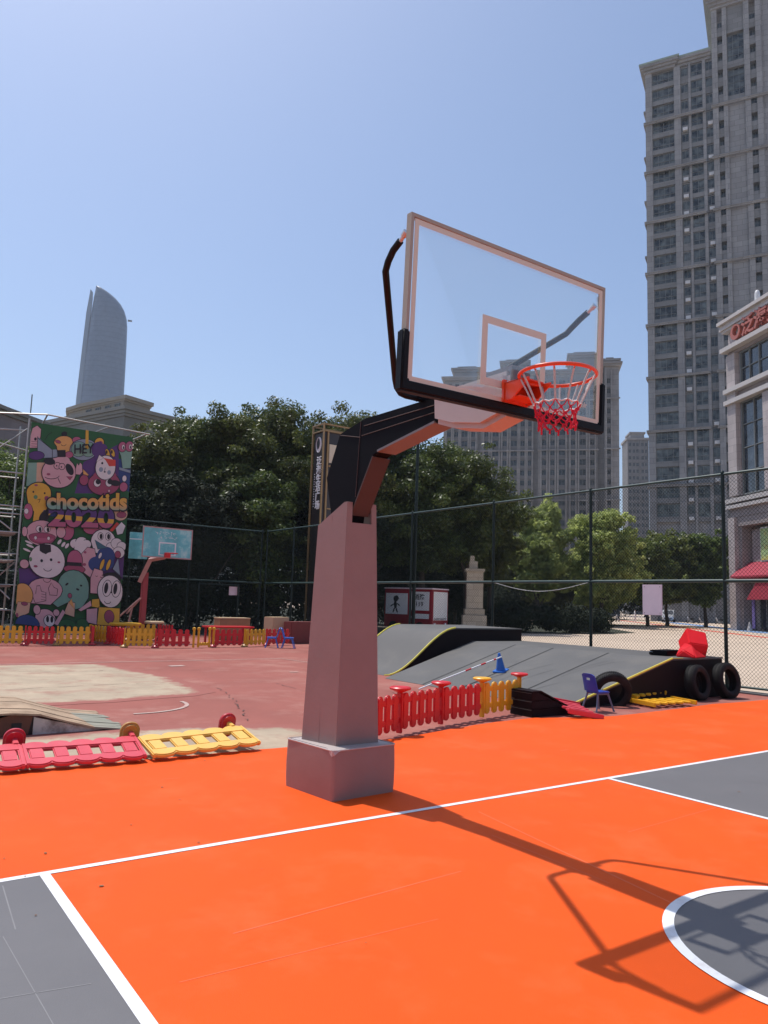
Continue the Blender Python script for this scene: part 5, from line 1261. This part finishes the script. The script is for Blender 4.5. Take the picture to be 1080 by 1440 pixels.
shrub_row('dark undergrowth filling the far end of the plaza under the trees', [(58,66),(76,73),(95,78),(112,80)], 6.0, 3.4, 33, 26000, M['hedge'])
shrub_row('rounded low bush on the plaza edge under the lime green trees', [(59.5,48.8),(62.5,47.2)], 1.7, 1.5, 34, 4000, M['hedge'], 'bush')
# a distant belt of trees closes the horizon
rg = np.random.default_rng(77); lobes = []
for k in range(90):
    a_ = R(-60 + 150*k/90); Dd = rg.uniform(125,150); lobes.append((Dd*math.sin(a_), Dd*math.cos(a_), rg.uniform(2.5,5), rg.uniform(4.5,7), rg.uniform(3,4.5)))
V = leaf_cloud(rg, lobes, 45000, 1.0, .55); V[:,2] = np.maximum(V[:,2], .02)
o = bpy.data.objects.new('distant_tree_belt', quad_mesh('distant_tree_belt', V, M['hedge'])); COL.objects.link(o)
tag(o, 'far dark belt of trees closing the horizon behind everything', 'trees', kind='stuff')

# ------------------------------------------------------------------ buildings
def window_mesh(w_, h_, nx, ny, fr=.06, dep=.10, pm='pane', rail=None):
    q = MB(); q.box((0,0,0),(w_,.02,h_), 1)
    q.box((0,-dep,0),(fr,-.001,h_)); q.box((w_-fr,-dep,0),(w_,-.001,h_)); q.box((fr,-dep,0),(w_-fr,-.001,fr)); q.box((fr,-dep,h_-fr),(w_-fr,-.001,h_))
    for k in range(1, nx): x = w_*k/nx; q.box((x-fr*.4,-dep*.8,fr),(x+fr*.4,-.002,h_-fr))
    if rail: q.box((fr,-dep*.9,rail-fr*.4),(w_-fr,-.0025,rail+fr*.4))
    for k in range(1, ny): z = h_*k/ny; q.box((fr,-dep*.7,z-fr*.3),(w_-fr,-.003,z+fr*.3))
    return q
def windows(parent, spots, geos, pm, limit=100):
    """spots: (kind, x, y, z, rz) in order of importance; the first `limit` are objects, the rest one part"""
    meshes = {}
    for k_, g_ in geos.items():
        o = g_.build('window', [M['win_frame'], M[pm]]); meshes[k_] = (o.data, g_); bpy.data.objects.remove(o)
    rest = MB()
    for i, (k_, x, y, z, rz) in enumerate(spots):
        if i < limit:
            o = bpy.data.objects.new('window', meshes[k_][0]); COL.objects.link(o); o.parent = parent; o.location = (x,y,z); o.rotation_euler = (0,0,rz)
        else:
            Mx = Matrix.Translation((x,y,z)) @ Matrix.Rotation(rz, 4, 'Z'); g_ = meshes[k_][1]; o_ = len(rest.v)
            rest.v += [tuple(Mx @ Vector(p_)) for p_ in g_.v]; rest.f += [tuple(a_+o_ for a_ in f_) for f_ in g_.f]; rest.m += g_.m
    if rest.f: tag(rest.build('other_windows', [M['win_frame'], M[pm]], parent), kind='stuff')

# tall grey tower on the right
tw = thing('apartment_tower', 'tall grey stone apartment tower at the right with bands of balcony windows', 'tower', (106.55,73.37,0), R(-63))
FZ = [88.96 - 9.45*k for k in range(10)] ; fl_h = 3.15; DEPTH = 17.0
wl = MB(); sp_ = MB(); cor = MB(); spots = []
TOPL, TOPH = 98.6, 107.0
wl.box((0.02,.60,0),(11.2,DEPTH,TOPL)); wl.box((11.2,.62,0),(31,DEPTH+2,TOPH))
for a_, b_, y0 in ((0,1.13,0),(4.86,5.95,0),(7.25,7.62,.18),(9.55,10.05,.18)): wl.box((a_,y0,0),(b_,.599,TOPL))
for a_, b_ in ((11.21,12.10),(12.92,13.60),(16.29,17.15),(18.09,19.0),(21.5,22.4),(24.2,25.1),(28,31)): wl.box((a_,-.50,0),(b_,.619,TOPH))
wl.box((13.601,-.12,0),(16.289,.618,89)); wl.box((19.001,-.1,0),(21.499,.61,TOPH)); wl.box((22.401,-.1,0),(24.199,.61,TOPH)); wl.box((25.101,-.1,0),(27.999,.61,TOPH))
zlo = 16.0; zf = []
z = 88.96 + 2*fl_h
while z > zlo: zf.append(z); z -= fl_h
for z in zf:   # z = floor level; window sits above a spandrel
    for a_, b_, y0, h0 in ((1.131,4.859,.10,.92),(7.621,9.549,.28,.80),(5.951,7.249,.42,1.35),(10.051,11.20,.42,1.25)):
        sp_.box((a_,y0,z+.02),(b_,.598,z+h0))
for z in zf:
    spots.append(('A',1.135,.45,z+.93,0))
for z in zf: spots.append(('C',7.625,.47,z+.81,0))
for z in zf: spots.append(('D',10.055,.55,z+1.26,0))
for z in zf: spots.append(('B',6.02,.55,z+1.36,0))
zt_ = [TOPH - 4.2 - fl_h*k for k in range(28)]
for z in zt_: spots.append(('E',12.13,-.05 if False else .50,z+.6,0)); sp_.box((12.101,-.30,z-1.0),(12.919,.617,z+.599))
for z in zt_: spots.append(('G',17.18,.50,z+.6,0)); sp_.box((17.151,-.30,z-1.0),(18.089,.617,z+.599))
for z0_ in (90.2, 96.6): spots.insert(0, ('T',13.62,.3,z0_,0))
sp_.box((13.601,-.2,89.05),(16.289,.616,90.18)); sp_.box((13.601,-.2,95.4),(16.289,.616,96.58)); sp_.box((13.601,-.2,102.0),(16.289,.616,107))
wl.add(sp_.v, sp_.f, 1); wl.build('wall', [M['tower_stone'], M['tower_spandrel']], tw)
for z in FZ:
    q = MB(); q.box((-.30,-.30,z-.32),(10.0,-.002,z+.12)); q.box((-.30,-.42,z-.04),(10.0,-.301,z+.10)); q.box((-.32,-.001,z-.32),(-.001,DEPTH,z+.12)); q.build('band', M['tower_stone'], tw)
    q = MB(); q.box((10.95,-.82,z-.45),(31,-.502,z-.05)); q.box((10.95,-.95,z-.18),(31,-.821,z-.06)); q.build('band', M['tower_stone'], tw)
for z_, o_ in ((98.601,.25),(99.1,.55),(99.55,.85)):
    cor.box((-o_,-o_,z_),(4.9+o_,DEPTH,z_+.448)); cor.box((4.9+o_+.001,-o_+.5,z_),(11.0,DEPTH,z_+.448))
cor.build('cornice', M['tower_stone'], tw)
q = MB(); q.box((-.95,-.95,100.0),(5.9,DEPTH,100.35)); q.box((5.901,-.4,100.0),(11.0,DEPTH,100.3)); q.build('roof_coping', M['tower_roof'], tw)
q = MB()
for z_, o_ in ((107.0,.2),(107.5,.5),(108.0,.85),(108.5,1.15)): q.box((11.2-o_,-.5-o_,z_),(31,DEPTH,z_+.498))
q.build('cornice', M['tower_stone'], tw)
for z_ in (93, 84, 75.5, 65): q = MB(); q.box((-.62,2,z_-.5),(-.001,DEPTH-1,z_-.1)); q.build('side_ledge', M['tower_stone'], tw)
rac = random.Random(5)
for z in zf[:26]:
    for x, y in ((6.25,.30),(10.35,.30)):
        if rac.random() < .62:
            q = MB(); q.box((x,y-.28,z+.25),(x+.78,y+.10,z+.82)); q.box((x+.06,y-.285,z+.31),(x+.50,y-.281,z+.76)); q.build('air_conditioner', M['white_metal'], tw)
windows(tw, spots, {'A':window_mesh(3.72,2.20,4,1,.09,.10,rail=.75),'C':window_mesh(1.92,2.30,2,1,.08,.08,rail=.8),'D':window_mesh(1.14,1.70,2,1,.07,.08),'B':window_mesh(1.15,1.55,2,1,.07,.08),
    'E':window_mesh(.78,1.5,2,1,.06,.07),'G':window_mesh(.90,1.5,2,1,.06,.07),'T':window_mesh(2.66,5.2,3,4,.08,.10)}, 'pane')

# residential block in the middle distance
md = thing('apartment_block', 'long grey apartment block with stepped roofs seen below the hoop', 'building', (139.0,167.06,0), R(-46.7))
wl = MB(); sp_ = MB(); q_c = MB(); spots = []
bays = [(0,10.4,0,69),(11.2,26.6,.0,70),(28.0,44.8,-.8,70),(46.6,50.6,-2.2,71.5)]
wl.box((0,1.2,0),(50.4,15,67.5))
for (a_, b_, y0, top) in bays:
    wl.box((a_,y0+.5,0),(b_,1.199 if y0 > -1 else 14,top-.01))
    q = MB(); q.box((a_-.5,y0-.45,top),(b_+.5,14,top+.55)); q.box((a_-.9,y0-.85,top+.551),(b_+.9,14.3,top+1.1)); q.build('cornice', M['far_stone'], md)
wl.box((50.401,-1.6,0),(50.6,14,71.4))
cols = [(1.0,1.3),(3.2,1.3),(5.4,1.9),(8.3,1.3),(12.2,1.3),(14.6,1.9),(17.6,1.3),(20.0,1.9),(22.8,1.3),(25.0,1.1),(29.0,1.3),(31.4,1.3),(33.8,1.9),(37.2,1.3),(39.6,1.9),(42.6,1.3),(47.2,1.1)]
zf = [18 + 2.95*k for k in range(17)]
for cx_, cw_ in cols:
    y0 = [b_[2] for b_ in bays if b_[0] <= cx_ <= b_[1]][0]
    for p_ in (cx_-.42, cx_+cw_): wl.box((p_+.002,y0,0),(p_+.42,y0+.499,68.4 if y0 > -1 else 70.6))
    for k, z in enumerate(zf): sp_.box((cx_+.003,y0+.16,z),(cx_+cw_-.001,y0+.498,z+1.15))
for k in range(len(zf)-1, -1, -1):
    for cx_, cw_ in cols:
        y0 = [b_[2] for b_ in bays if b_[0] <= cx_ <= b_[1]][0]; spots.append((cw_, cx_+.01, y0+.44, zf[k]+1.16, 0))
for k in range(0, 17, 5):
    z = zf[k]-.5
    for (a_, b_, y0, top) in bays: q = MB(); q.box((a_-.25,y0-.25,z),(b_+.25,y0-.002,z+.4)); q.build('band', M['far_stone'], md)
# side face of the right wing, turned away to the right
for k, z in enumerate(zf):
    for yy in (1.2, 4.6, 8.2): spots.append(('S', 50.62, yy, z+1.16, PI/2))
for (a_, b_, y0, z0_, z1_) in ((2.7,10.2,2.5,69.2,72.2),(17.4,24.6,2,70.2,73.8),(37.2,45.0,1.2,70.2,75.2),(46.4,50.4,1,71.7,73.2)):
    q = MB(); q.box((a_,y0,z0_-1),(b_,11,z1_)); q.box((a_-.5,y0-.5,z1_+.001),(b_+.5,11.5,z1_+.7)); q.box((a_-1,y0-1,z1_+.701),(b_+1,12,z1_+1.3))
    q.box((a_+.9,y0+.3,z1_+1.301),(b_-.9,10,z1_+2.0)); q.build('roof', M['far_stone'], md)
wl.add(sp_.v, sp_.f, 1); wl.build('wall', [M['far_stone'], M['far_spandrel']], md)
M['pane_far'] = pane_mat('far_apartment_glass', (.020,.024,.027), .14, .8, .5)
windows(md, spots, {1.3:window_mesh(1.27,1.6,2,1,.08,.06),1.9:window_mesh(1.87,1.75,2,1,.08,.06),1.1:window_mesh(1.07,1.6,2,1,.08,.06),'S':window_mesh(1.3,1.6,2,1,.08,.06)}, 'pane_far')
fb2 = thing('apartment_block', 'small far grey apartment block squeezed between the long block and the tall tower', 'building', (277.66,203.86,0), R(-42))
wl = MB(); spots = []; wl.box((0,.3,0),(9.2,12,78)); q = MB(); q.box((-.5,-.2,78.001),(9.7,12.4,79)); q.box((1.5,1,79.001),(7.5,10,81)); q.box((1,.5,81.001),(8,10.5,81.8))
for x in (0,1.75,3.3,5.5,7.05,8.75): wl.box((x,0,0),(x+.45,.299,78))
for k in range(18):
    z = 22 + 3.05*k; wl.box((.451,.12,z),(8.749,.298,z+1.2))
    for x in (.48,2.25,3.8,6.0,7.55): spots.append(('W',x,.26,z+1.25,0))
wl.build('wall', M['far_spandrel'], fb2); q.build('roof', M['far_stone'], fb2)
windows(fb2, spots[::-1], {'W':window_mesh(1.15,1.65,2,1,.08,.06)}, 'pane_far')

# landmark tower, low classical block, pinkish block on the left
lm_ = thing('skyscraper', 'far blue grey glass skyscraper with a curved slanting top at the left', 'skyscraper', (167.05,618.16,0), R(-15))
q = MB(); rings_s = []
for z, xl_, xr_ in ((0,-31.5,4.2),(150,-28.9,4.0),(165,-28.6,3.9),(193,-28.1,3.4),(210,-27.3,3.0),(223,-26.7,2.5),(230,-26.2,1.5),(236,-25.8,-.6),(241,-25.4,-3.6),(245,-25.1,-7.4),(248,-24.8,-11.2),(250.5,-24.6,-15.2),(252.4,-24.4,-19.0),(253.8,-24.3,-22.6)):
    cx_ = (xl_+xr_)/2; hw = (xr_-xl_)/2; rings_s.append([(cx_ - hw*math.cos(PI*k/20), -9*math.sin(PI*k/20)*min(1, hw/14)**.5, z) for k in range(21)] + [(cx_ + hw*math.cos(PI*k/20), 12 + 9*math.sin(PI*k/20)*min(1, hw/14)**.5, z) for k in range(21)])
q.loft(rings_s); q.build('main_shell', M['blue_tower'], lm_, smooth=50)
q = MB(); q.prism([(-33.5,0),(-30.5,0),(-28.6,158),(-27.9,194),(-26.9,225),(-26.2,248),(-28.2,250.5),(-30.0,230),(-31.0,199),(-32.2,158)], -1.2, 12, 'y'); q.build('side_shell', M['blue_tower_edge'], lm_)
q = MB(); q.box((2.6,10,232),(6.0,11,233.4)); q.build('maintenance_arm', M['win_frame'], lm_)
q = MB()
for k in range(46): q.box((-31,-.35,40+4.6*k),(min(3.4, 8-.18*max(0,k-42)*9),-.05,40.35+4.6*k))
q.build('floor_lines', M['blue_tower_edge'], lm_) if False else None
def footprint(name, label, cat, pts, h, m, mt, steps, loc=None):
    t = thing(name, label, cat, (*pts[0],0)); P0 = Vector((*pts[0],0)); lp = [(x-P0.x, y-P0.y) for x, y in pts]
    q = MB(); q.prism(lp, 0, h, 'z'); q.build('wall', m, t)
    cx_ = sum(p_[0] for p_ in lp)/len(lp); cy_ = sum(p_[1] for p_ in lp)/len(lp); q = MB(); z = h
    for o_, th_ in steps:
        q.prism([(cx_+(x-cx_)*(1+o_/max(1,math.hypot(x-cx_,y-cy_))), cy_+(y-cy_)*(1+o_/max(1,math.hypot(x-cx_,y-cy_)))) for x, y in lp], z+.002, z+th_, 'z'); z += th_
    q.build('cornice', mt, t); return t, lp
ct, lp = footprint('civic_building', 'beige classical building with a set back attic under the far skyscraper', 'building', [(19.17,76.43),(25.9,78.2),(34,80.5),(29,100),(11.0,98.0),(14.2,90.6)], 20.4, M['classic_stone'], M['classic_trim'], [(.2,.3),(.4,.35),(.65,.4)])
q = MB(); pen = [(19.8,79.3),(23.2,80.7),(22.2,91),(17.2,93),(16.5,89.6),(17.4,86.6)]; pl2 = [(x-19.17, y-76.43) for x, y in pen]
q.prism(pl2, 20.4, 22.75, 'z'); q.build('attic', M['classic_stone'], ct)
q = MB(); cx_ = sum(p_[0] for p_ in pl2)/6; cy_ = sum(p_[1] for p_ in pl2)/6
for o_, za, zb in ((.2,22.752,22.95),(.5,22.952,23.35)): q.prism([(cx_+(x-cx_)*(1+o_/math.hypot(x-cx_,y-cy_)), cy_+(y-cy_)*(1+o_/math.hypot(x-cx_,y-cy_))) for x, y in pl2], za, zb, 'z')
q.build('attic_cornice', M['classic_trim'], ct)
A = Vector((*pl2[5],0)); B = Vector((*pl2[0],0)); dv = (B-A); an = math.atan2(dv.y, dv.x); nrm = Vector((dv.y,-dv.x,0)).normalized()
g_ = window_mesh(.95,1.35,2,1,.07,.06); o = g_.build('window', [M['win_frame'], M['pane']]); wm = o.data; bpy.data.objects.remove(o)
for f_ in (.08,.32,.56,.80):
    p_ = A.lerp(B, f_) + nrm*.06; o = bpy.data.objects.new('window', wm); COL.objects.link(o); o.parent = ct; o.location = (p_.x,p_.y,21.2); o.rotation_euler = (0,0,an)
dsp = MB(); dsp.tube([(1.6,.32,4),(1.6,.32,19.9)], .16, 6); dsp.build('downpipe', M['classic_trim'], ct)
pk, lp = footprint('low_building', 'pinkish building with a flat roof at the left edge behind the scaffold', 'building', [(4.2,70.27),(6.88,73.25),(11.9,77.6),(8,88),(-8,80),(-6,62)], 17.9, M['pink_wall'], M['classic_trim'], [(.3,.35),(.6,.35)])
q = MB(); q.tube([(5.6,4.6,18.6),(5.6,4.6,20.6)], .06, 6); q.build('roof_mast', M['win_frame'], pk)

# shopping building on the right
ml = thing('shop_building', 'pink stone shopping building with tall glazing and red rooftop letters at the right edge', 'building', (70.35,39.39,0), R(-117.4))
wl = MB(); wd_ = MB(); tr_m = MB()
XW = 34.0
wl.box((-.02,1.6,0),(XW,18,29.0)); wl.box((1.0,.5,29.2),(XW,18,30.949))
wl.box((1.30,0,13.5),(2.72,1.599,28.4)); wl.box((1.30,-.2,.0),(2.35,1.599,11.3))
for a_ in (7.0,12.4,18.0,23.5): wl.box((a_,0,13.5),(a_+1.2,1.599,23.0)); wl.box((a_+1.4,-.2,0),(a_+2.5,1.599,11.3))
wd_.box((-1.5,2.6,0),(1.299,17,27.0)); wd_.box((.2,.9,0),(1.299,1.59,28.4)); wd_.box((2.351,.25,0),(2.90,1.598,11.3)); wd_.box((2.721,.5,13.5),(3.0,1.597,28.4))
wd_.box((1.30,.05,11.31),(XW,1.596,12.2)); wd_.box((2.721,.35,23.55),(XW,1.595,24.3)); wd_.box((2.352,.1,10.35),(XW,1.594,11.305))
for a_, o_, z0_, z1_ in ((.85,.45,31.201,31.45),(.85,.75,31.75,32.1),(.95,.25,30.95,31.2),(1.0,.55,28.75,29.199),(1.1,.35,24.301,24.75),(1.1,.30,23.10,23.549),(1.1,.35,12.75,13.2),(1.1,.30,12.201,12.55),(-1.2,-1.9,27.001,27.6),(-1.2,-1.7,22.6,23.0)):
    tr_m.box((a_,-o_,z0_),(XW if a_ > -1 else 1.29,1.0 if a_ > -1 else 2.7,z1_))
tr_m.box((.95,-.4,31.451),(XW,17,31.749), 0)
wl.build('wall', M['mall_light'], ml); wd_.build('recessed_wall', M['mall_shade'], ml); tr_m.build('moulding', M['mall_trim'], ml)
for za, zb in ((12.551,12.749),(28.4,28.75)): q = MB(); q.box((1.301,.2,za),(XW,1.4,zb)); q.build('frieze', M['mall_shade'], ml)
def glaze(x0, x1, z0_, z1_, nx, ny):
    o = window_mesh(x1-x0, z1_-z0_, nx, ny, .14, .22).build('window', [M['win_frame'], M['pane_mall']], ml); o.location = (x0, .62, z0_)
glaze(3.01,15,24.76,28.39,8,2)
for a_, b_ in ((3.01,6.99),(8.21,12.39),(13.61,17.99)): glaze(a_,b_,13.5,23.09,2 if b_ < 7 else 3,4)
q = MB(); q.box((3.4,1.0,3.0),(9.8,1.55,10.0)); q.build('shop_recess', M['mall_shade'], ml)
q = MB(); q.box((4.95,.80,6.7),(8.6,.98,10.05)); q.build('poster_frame', M['white_metal'], ml)
q = MB(); q.box((5.05,.76,6.85),(8.5,.799,9.9)); q.build('poster', M['poster_green'], ml)
q = MB(); q.prism([(.95,6.75),(-.75,5.3),(-.75,5.15),(.95,5.0)], 2.36, 10.5, 'x'); q.build('awning', M['awning'], ml)
q = MB(); q.add([(4.5,.6,3.2),(6.0,.6,5.0),(8.2,.6,5.0),(4.6,-.6,3.0),(6.0,-.5,4.6),(8.2,-.5,4.6),(10,.6,3.2),(10,-.6,3.0)], [(0,3,4,1),(1,4,5,2),(2,5,7,6),(0,1,2,6),(3,7,5,4),(0,6,7,3)]); q.build('entrance_canopy', M['awning'], ml)
q = MB(); q.box((4.9,.6,0),(9.5,.99,3.1)); q.build('shop_front', M['glass_dark'], ml)
for k in range(3):
    q = MB(); q.box((5.0+1.0*k,.50,.3),(5.08+1.0*k,.598,3.0)); q.build('door_frame', M['win_frame'], ml)
q = MB(); q.box((4.55,.0,.25),(4.95,.08,3.3)); q.build('banner', flat('violet_banner', (.16,.12,.34)), ml)
q = MB(); q.lathe([(.28,0),(.22,.25),(.05,.9)], 10, M=Matrix.Translation((4.6,-.3,0))); q.build('corner_guard', M['mall_trim'], ml)
for k, x in enumerate((1.9, 5.0)):
    q = MB(); q.lathe([(.26,31.9),(.26,33.0+k*.9),(.2,33.3+k*.9),(.08,33.4+k*.9)], 14, M=Matrix.Translation((x,1.2,0))); q.build('roof_vent', M['white_metal'], ml, smooth=50)
q = MB(); n_ = 28; o1 = circ(3.75,30.2,.80,.80,n_); o2 = circ(3.82,30.3,.50,.52,n_)
q.add([(x,-.55,z) for x, z in o1]+[(x,-.55,z) for x, z in o2]+[(x,-.1,z) for x, z in o1]+[(x,-.1,z) for x, z in o2],
      [(i,(i+1)%n_,n_+(i+1)%n_,n_+i) for i in range(n_)]+[(i,2*n_+i,2*n_+(i+1)%n_,(i+1)%n_) for i in range(n_)]+[(n_+i,n_+(i+1)%n_,3*n_+(i+1)%n_,3*n_+i) for i in range(n_)]); q.build('round_emblem', M['sign_red'], ml)
for k, ch in enumerate('泛海生活广场'):
    v, f = text_geo(ch, 2.05, .045, .18); q = MB(); q.add([(5.75+2.0*k+p_[0], -.37-p_[2], 30.15+p_[1]) for p_ in v], f); q.build('sign_character', M['sign_red'], ml)

# ------------------------------------------------------------------ far plaza: person, vehicles
pe = bpy.data.meshes.new('person'); bm = bmesh.new()
J = {'pel':(0,0,.94),'bel':(0,.0,1.08),'che':(0,.02,1.32),'nec':(0,.02,1.48),'hd0':(0,-.01,1.56),'hd1':(0,-.02,1.66),'hd2':(0,-.01,1.74),
     'sL':(-.18,.02,1.42),'eL':(-.24,.05,1.14),'wL':(-.20,-.10,.92),'hL':(-.19,-.15,.86),'sR':(.18,.02,1.42),'eR':(.24,.02,1.14),'wR':(.22,-.08,.90),'hR':(.21,-.12,.83),
     'tL':(-.09,0,.88),'kL':(-.11,-.12,.50),'aL':(-.11,-.02,.09),'fL':(-.12,-.16,.04),'tR':(.09,0,.88),'kR':(.10,.04,.48),'aR':(.10,.20,.12),'fR':(.11,.10,.03)}
RD = {'pel':.135,'bel':.12,'che':.14,'nec':.055,'hd0':.075,'hd1':.095,'hd2':.07,'sL':.06,'eL':.045,'wL':.033,'hL':.04,'sR':.06,'eR':.045,'wR':.033,'hR':.04,'tL':.09,'kL':.06,'aL':.042,'fL':.04,'tR':.09,'kR':.06,'aR':.042,'fR':.04}
vv = {k: bm.verts.new(p_) for k, p_ in J.items()}
for a_, b_ in (('pel','bel'),('bel','che'),('che','nec'),('nec','hd0'),('hd0','hd1'),('hd1','hd2'),('che','sL'),('sL','eL'),('eL','wL'),('wL','hL'),('che','sR'),('sR','eR'),('eR','wR'),('wR','hR'),('pel','tL'),('tL','kL'),('kL','aL'),('aL','fL'),('pel','tR'),('tR','kR'),('kR','aR'),('aR','fR')): bm.edges.new((vv[a_], vv[b_]))
bm.verts.ensure_lookup_table(); keys = list(J); bm.to_mesh(pe); bm.free()
po_ = bpy.data.objects.new('body', pe); COL.objects.link(po_)
md_ = po_.modifiers.new('skin', 'SKIN'); po_.modifiers.new('sub', 'SUBSURF').levels = 2; po_.modifiers['sub'].render_levels = 2
for i, k in enumerate(keys): pe.skin_vertices[0].data[i].radius = (RD[k], RD[k]*(.8 if k in ('che','bel','pel') else 1))
pe.skin_vertices[0].data[0].use_root = True
pe.materials.append(M['cloth_white'])
pt_ = thing('person', 'person in white clothes walking on the far plaza left of the pale board', 'person', (86.8,62.1,.0), R(40)); po_.parent = pt_
q = MB(); q.lathe([(.02,1.80),(.075,1.79),(.10,1.74),(.105,1.68),(.09,1.64)], 14, M=Matrix.Translation((0,.0,0))); q.build('hair', M['hair'], pt_, smooth=60)
q = MB(); q.lathe([(.03,1.55),(.06,1.58),(.075,1.64),(.05,1.70)], 12, M=Matrix.Translation((0,-.045,0))); q.build('face', M['skin'], pt_, smooth=60)
def van(label, loc, rz):
    t = thing('parked_car', label, 'car', loc, rz)
    sec = [(-2.1,.35),(2.15,.35),(2.2,.8),(1.95,1.02),(1.25,1.15),(.55,1.85),(-1.7,1.95),(-2.1,1.2)]
    q = MB(); q.prism(sec, -.85, .85, 'y'); q.build('body', M['car_silver'], t, bevel=.08, smooth=40, seg=3)
    q = MB(); q.add([(1.26,-.72,1.20),(1.26,.72,1.20),(.64,.66,1.80),(.64,-.66,1.80),(1.20,-.72,1.14),(1.20,.72,1.14),(.58,.66,1.74),(.58,-.66,1.74)], [(0,1,2,3),(4,7,6,5),(0,4,5,1),(1,5,6,2),(2,6,7,3),(3,7,4,0)]); q.build('windscreen', M['glass_dark'], t)
    for s_ in (-1,1):
        q = MB(); q.prism([(1.0,1.18),(.50,1.74),(-1.6,1.80),(-1.9,1.2)], s_*.853, s_*.862, 'y'); q.build('side_window', M['glass_dark'], t)
        q = MB(); q.box((2.12,s_*.55-.18,.72),(2.215,s_*.55+.18,.92)); q.build('headlight', M['lamp_glass'], t, bevel=.02)
        for x in (-1.35,1.35): q = MB(); q.tube([(x,s_*.70,.32),(x,s_*.88,.32)], .32, 18); q.build('wheel', M['tyre'], t, smooth=40)
    q = MB(); q.box((2.16,-.5,.45),(2.22,.5,.62)); q.build('grille', M['dark_trim'], t)
van('silver car parked facing the courts at the far side of the plaza', (101.5,66.6,0), R(-150))
def scooter(label, loc, rz):
    t = thing('electric_scooter', label, 'scooter', loc, rz, 'scooters parked by the shops')
    for x in (-.6,.6):
        q = MB(); q.tube([(x+.21*math.cos(2*PI*k/18),0,.25+.21*math.sin(2*PI*k/18)) for k in range(18)], .045, 8, closed=True); q.build('wheel', M['tyre'], t, smooth=50)
    q = MB(); q.prism([(-.75,.45),(-.1,.32),(.25,.30),(.45,.85),(.55,.9),(.50,.55),(.40,.22),(-.35,.22),(-.55,.40)], -.13,.13,'y'); q.build('body', M['scooter_grey'], t, bevel=.03, smooth=40)
    q = MB(); q.box((-.75,-.13,.66),(-.05,.13,.78)); q.box((-.6,-.1,.44),(-.2,.1,.659)); q.build('saddle', M['dark_trim'], t, bevel=.03)
    q = MB(); q.tube([(.50,0,.8),(.42,0,1.05)], .03, 6); q.tube([(.40,-.33,1.06),(.40,.33,1.06)], .02, 6); q.build('handlebar', M['dark_trim'], t)
    q = MB(); q.lathe([(.08,0),(.07,.05),(.01,.07)], 10, M=Matrix.Translation((.52,0,.88)) @ Matrix.Rotation(PI/2,4,'Y')); q.build('headlight', M['lamp_glass'], t)
scooter('grey electric scooter on the plaza, left one of the three by the shops', (101.0,62.6,0), R(170))
scooter('grey electric scooter on the plaza, middle one of the three by the shops', (103.4,62.0,0), R(140))
scooter('grey electric scooter on the plaza, the one nearest the pink stone building', (105.5,60.6,0), R(160))
scooter('dark electric scooter standing left of the person in white', (85.0,63.6,0), R(200))

# ------------------------------------------------------------------ thin summer haze
hz = MB(); hz.box((-2650,-2650,-1),(2650,2650,262)); ho = hz.build('haze', [])
hm = bpy.data.materials.new('air'); hm.use_nodes = True; nt = hm.node_tree; nt.nodes.clear()
out = nt.nodes.new('ShaderNodeOutputMaterial'); pv = nt.nodes.new('ShaderNodeVolumePrincipled')
pv.inputs['Density'].default_value = .00026; pv.inputs['Color'].default_value = (.80,.88,1,1); pv.inputs['Anisotropy'].default_value = .2
nt.links.new(pv.outputs[0], out.inputs['Volume']); ho.data.materials.append(hm); tag(ho, kind='stuff')
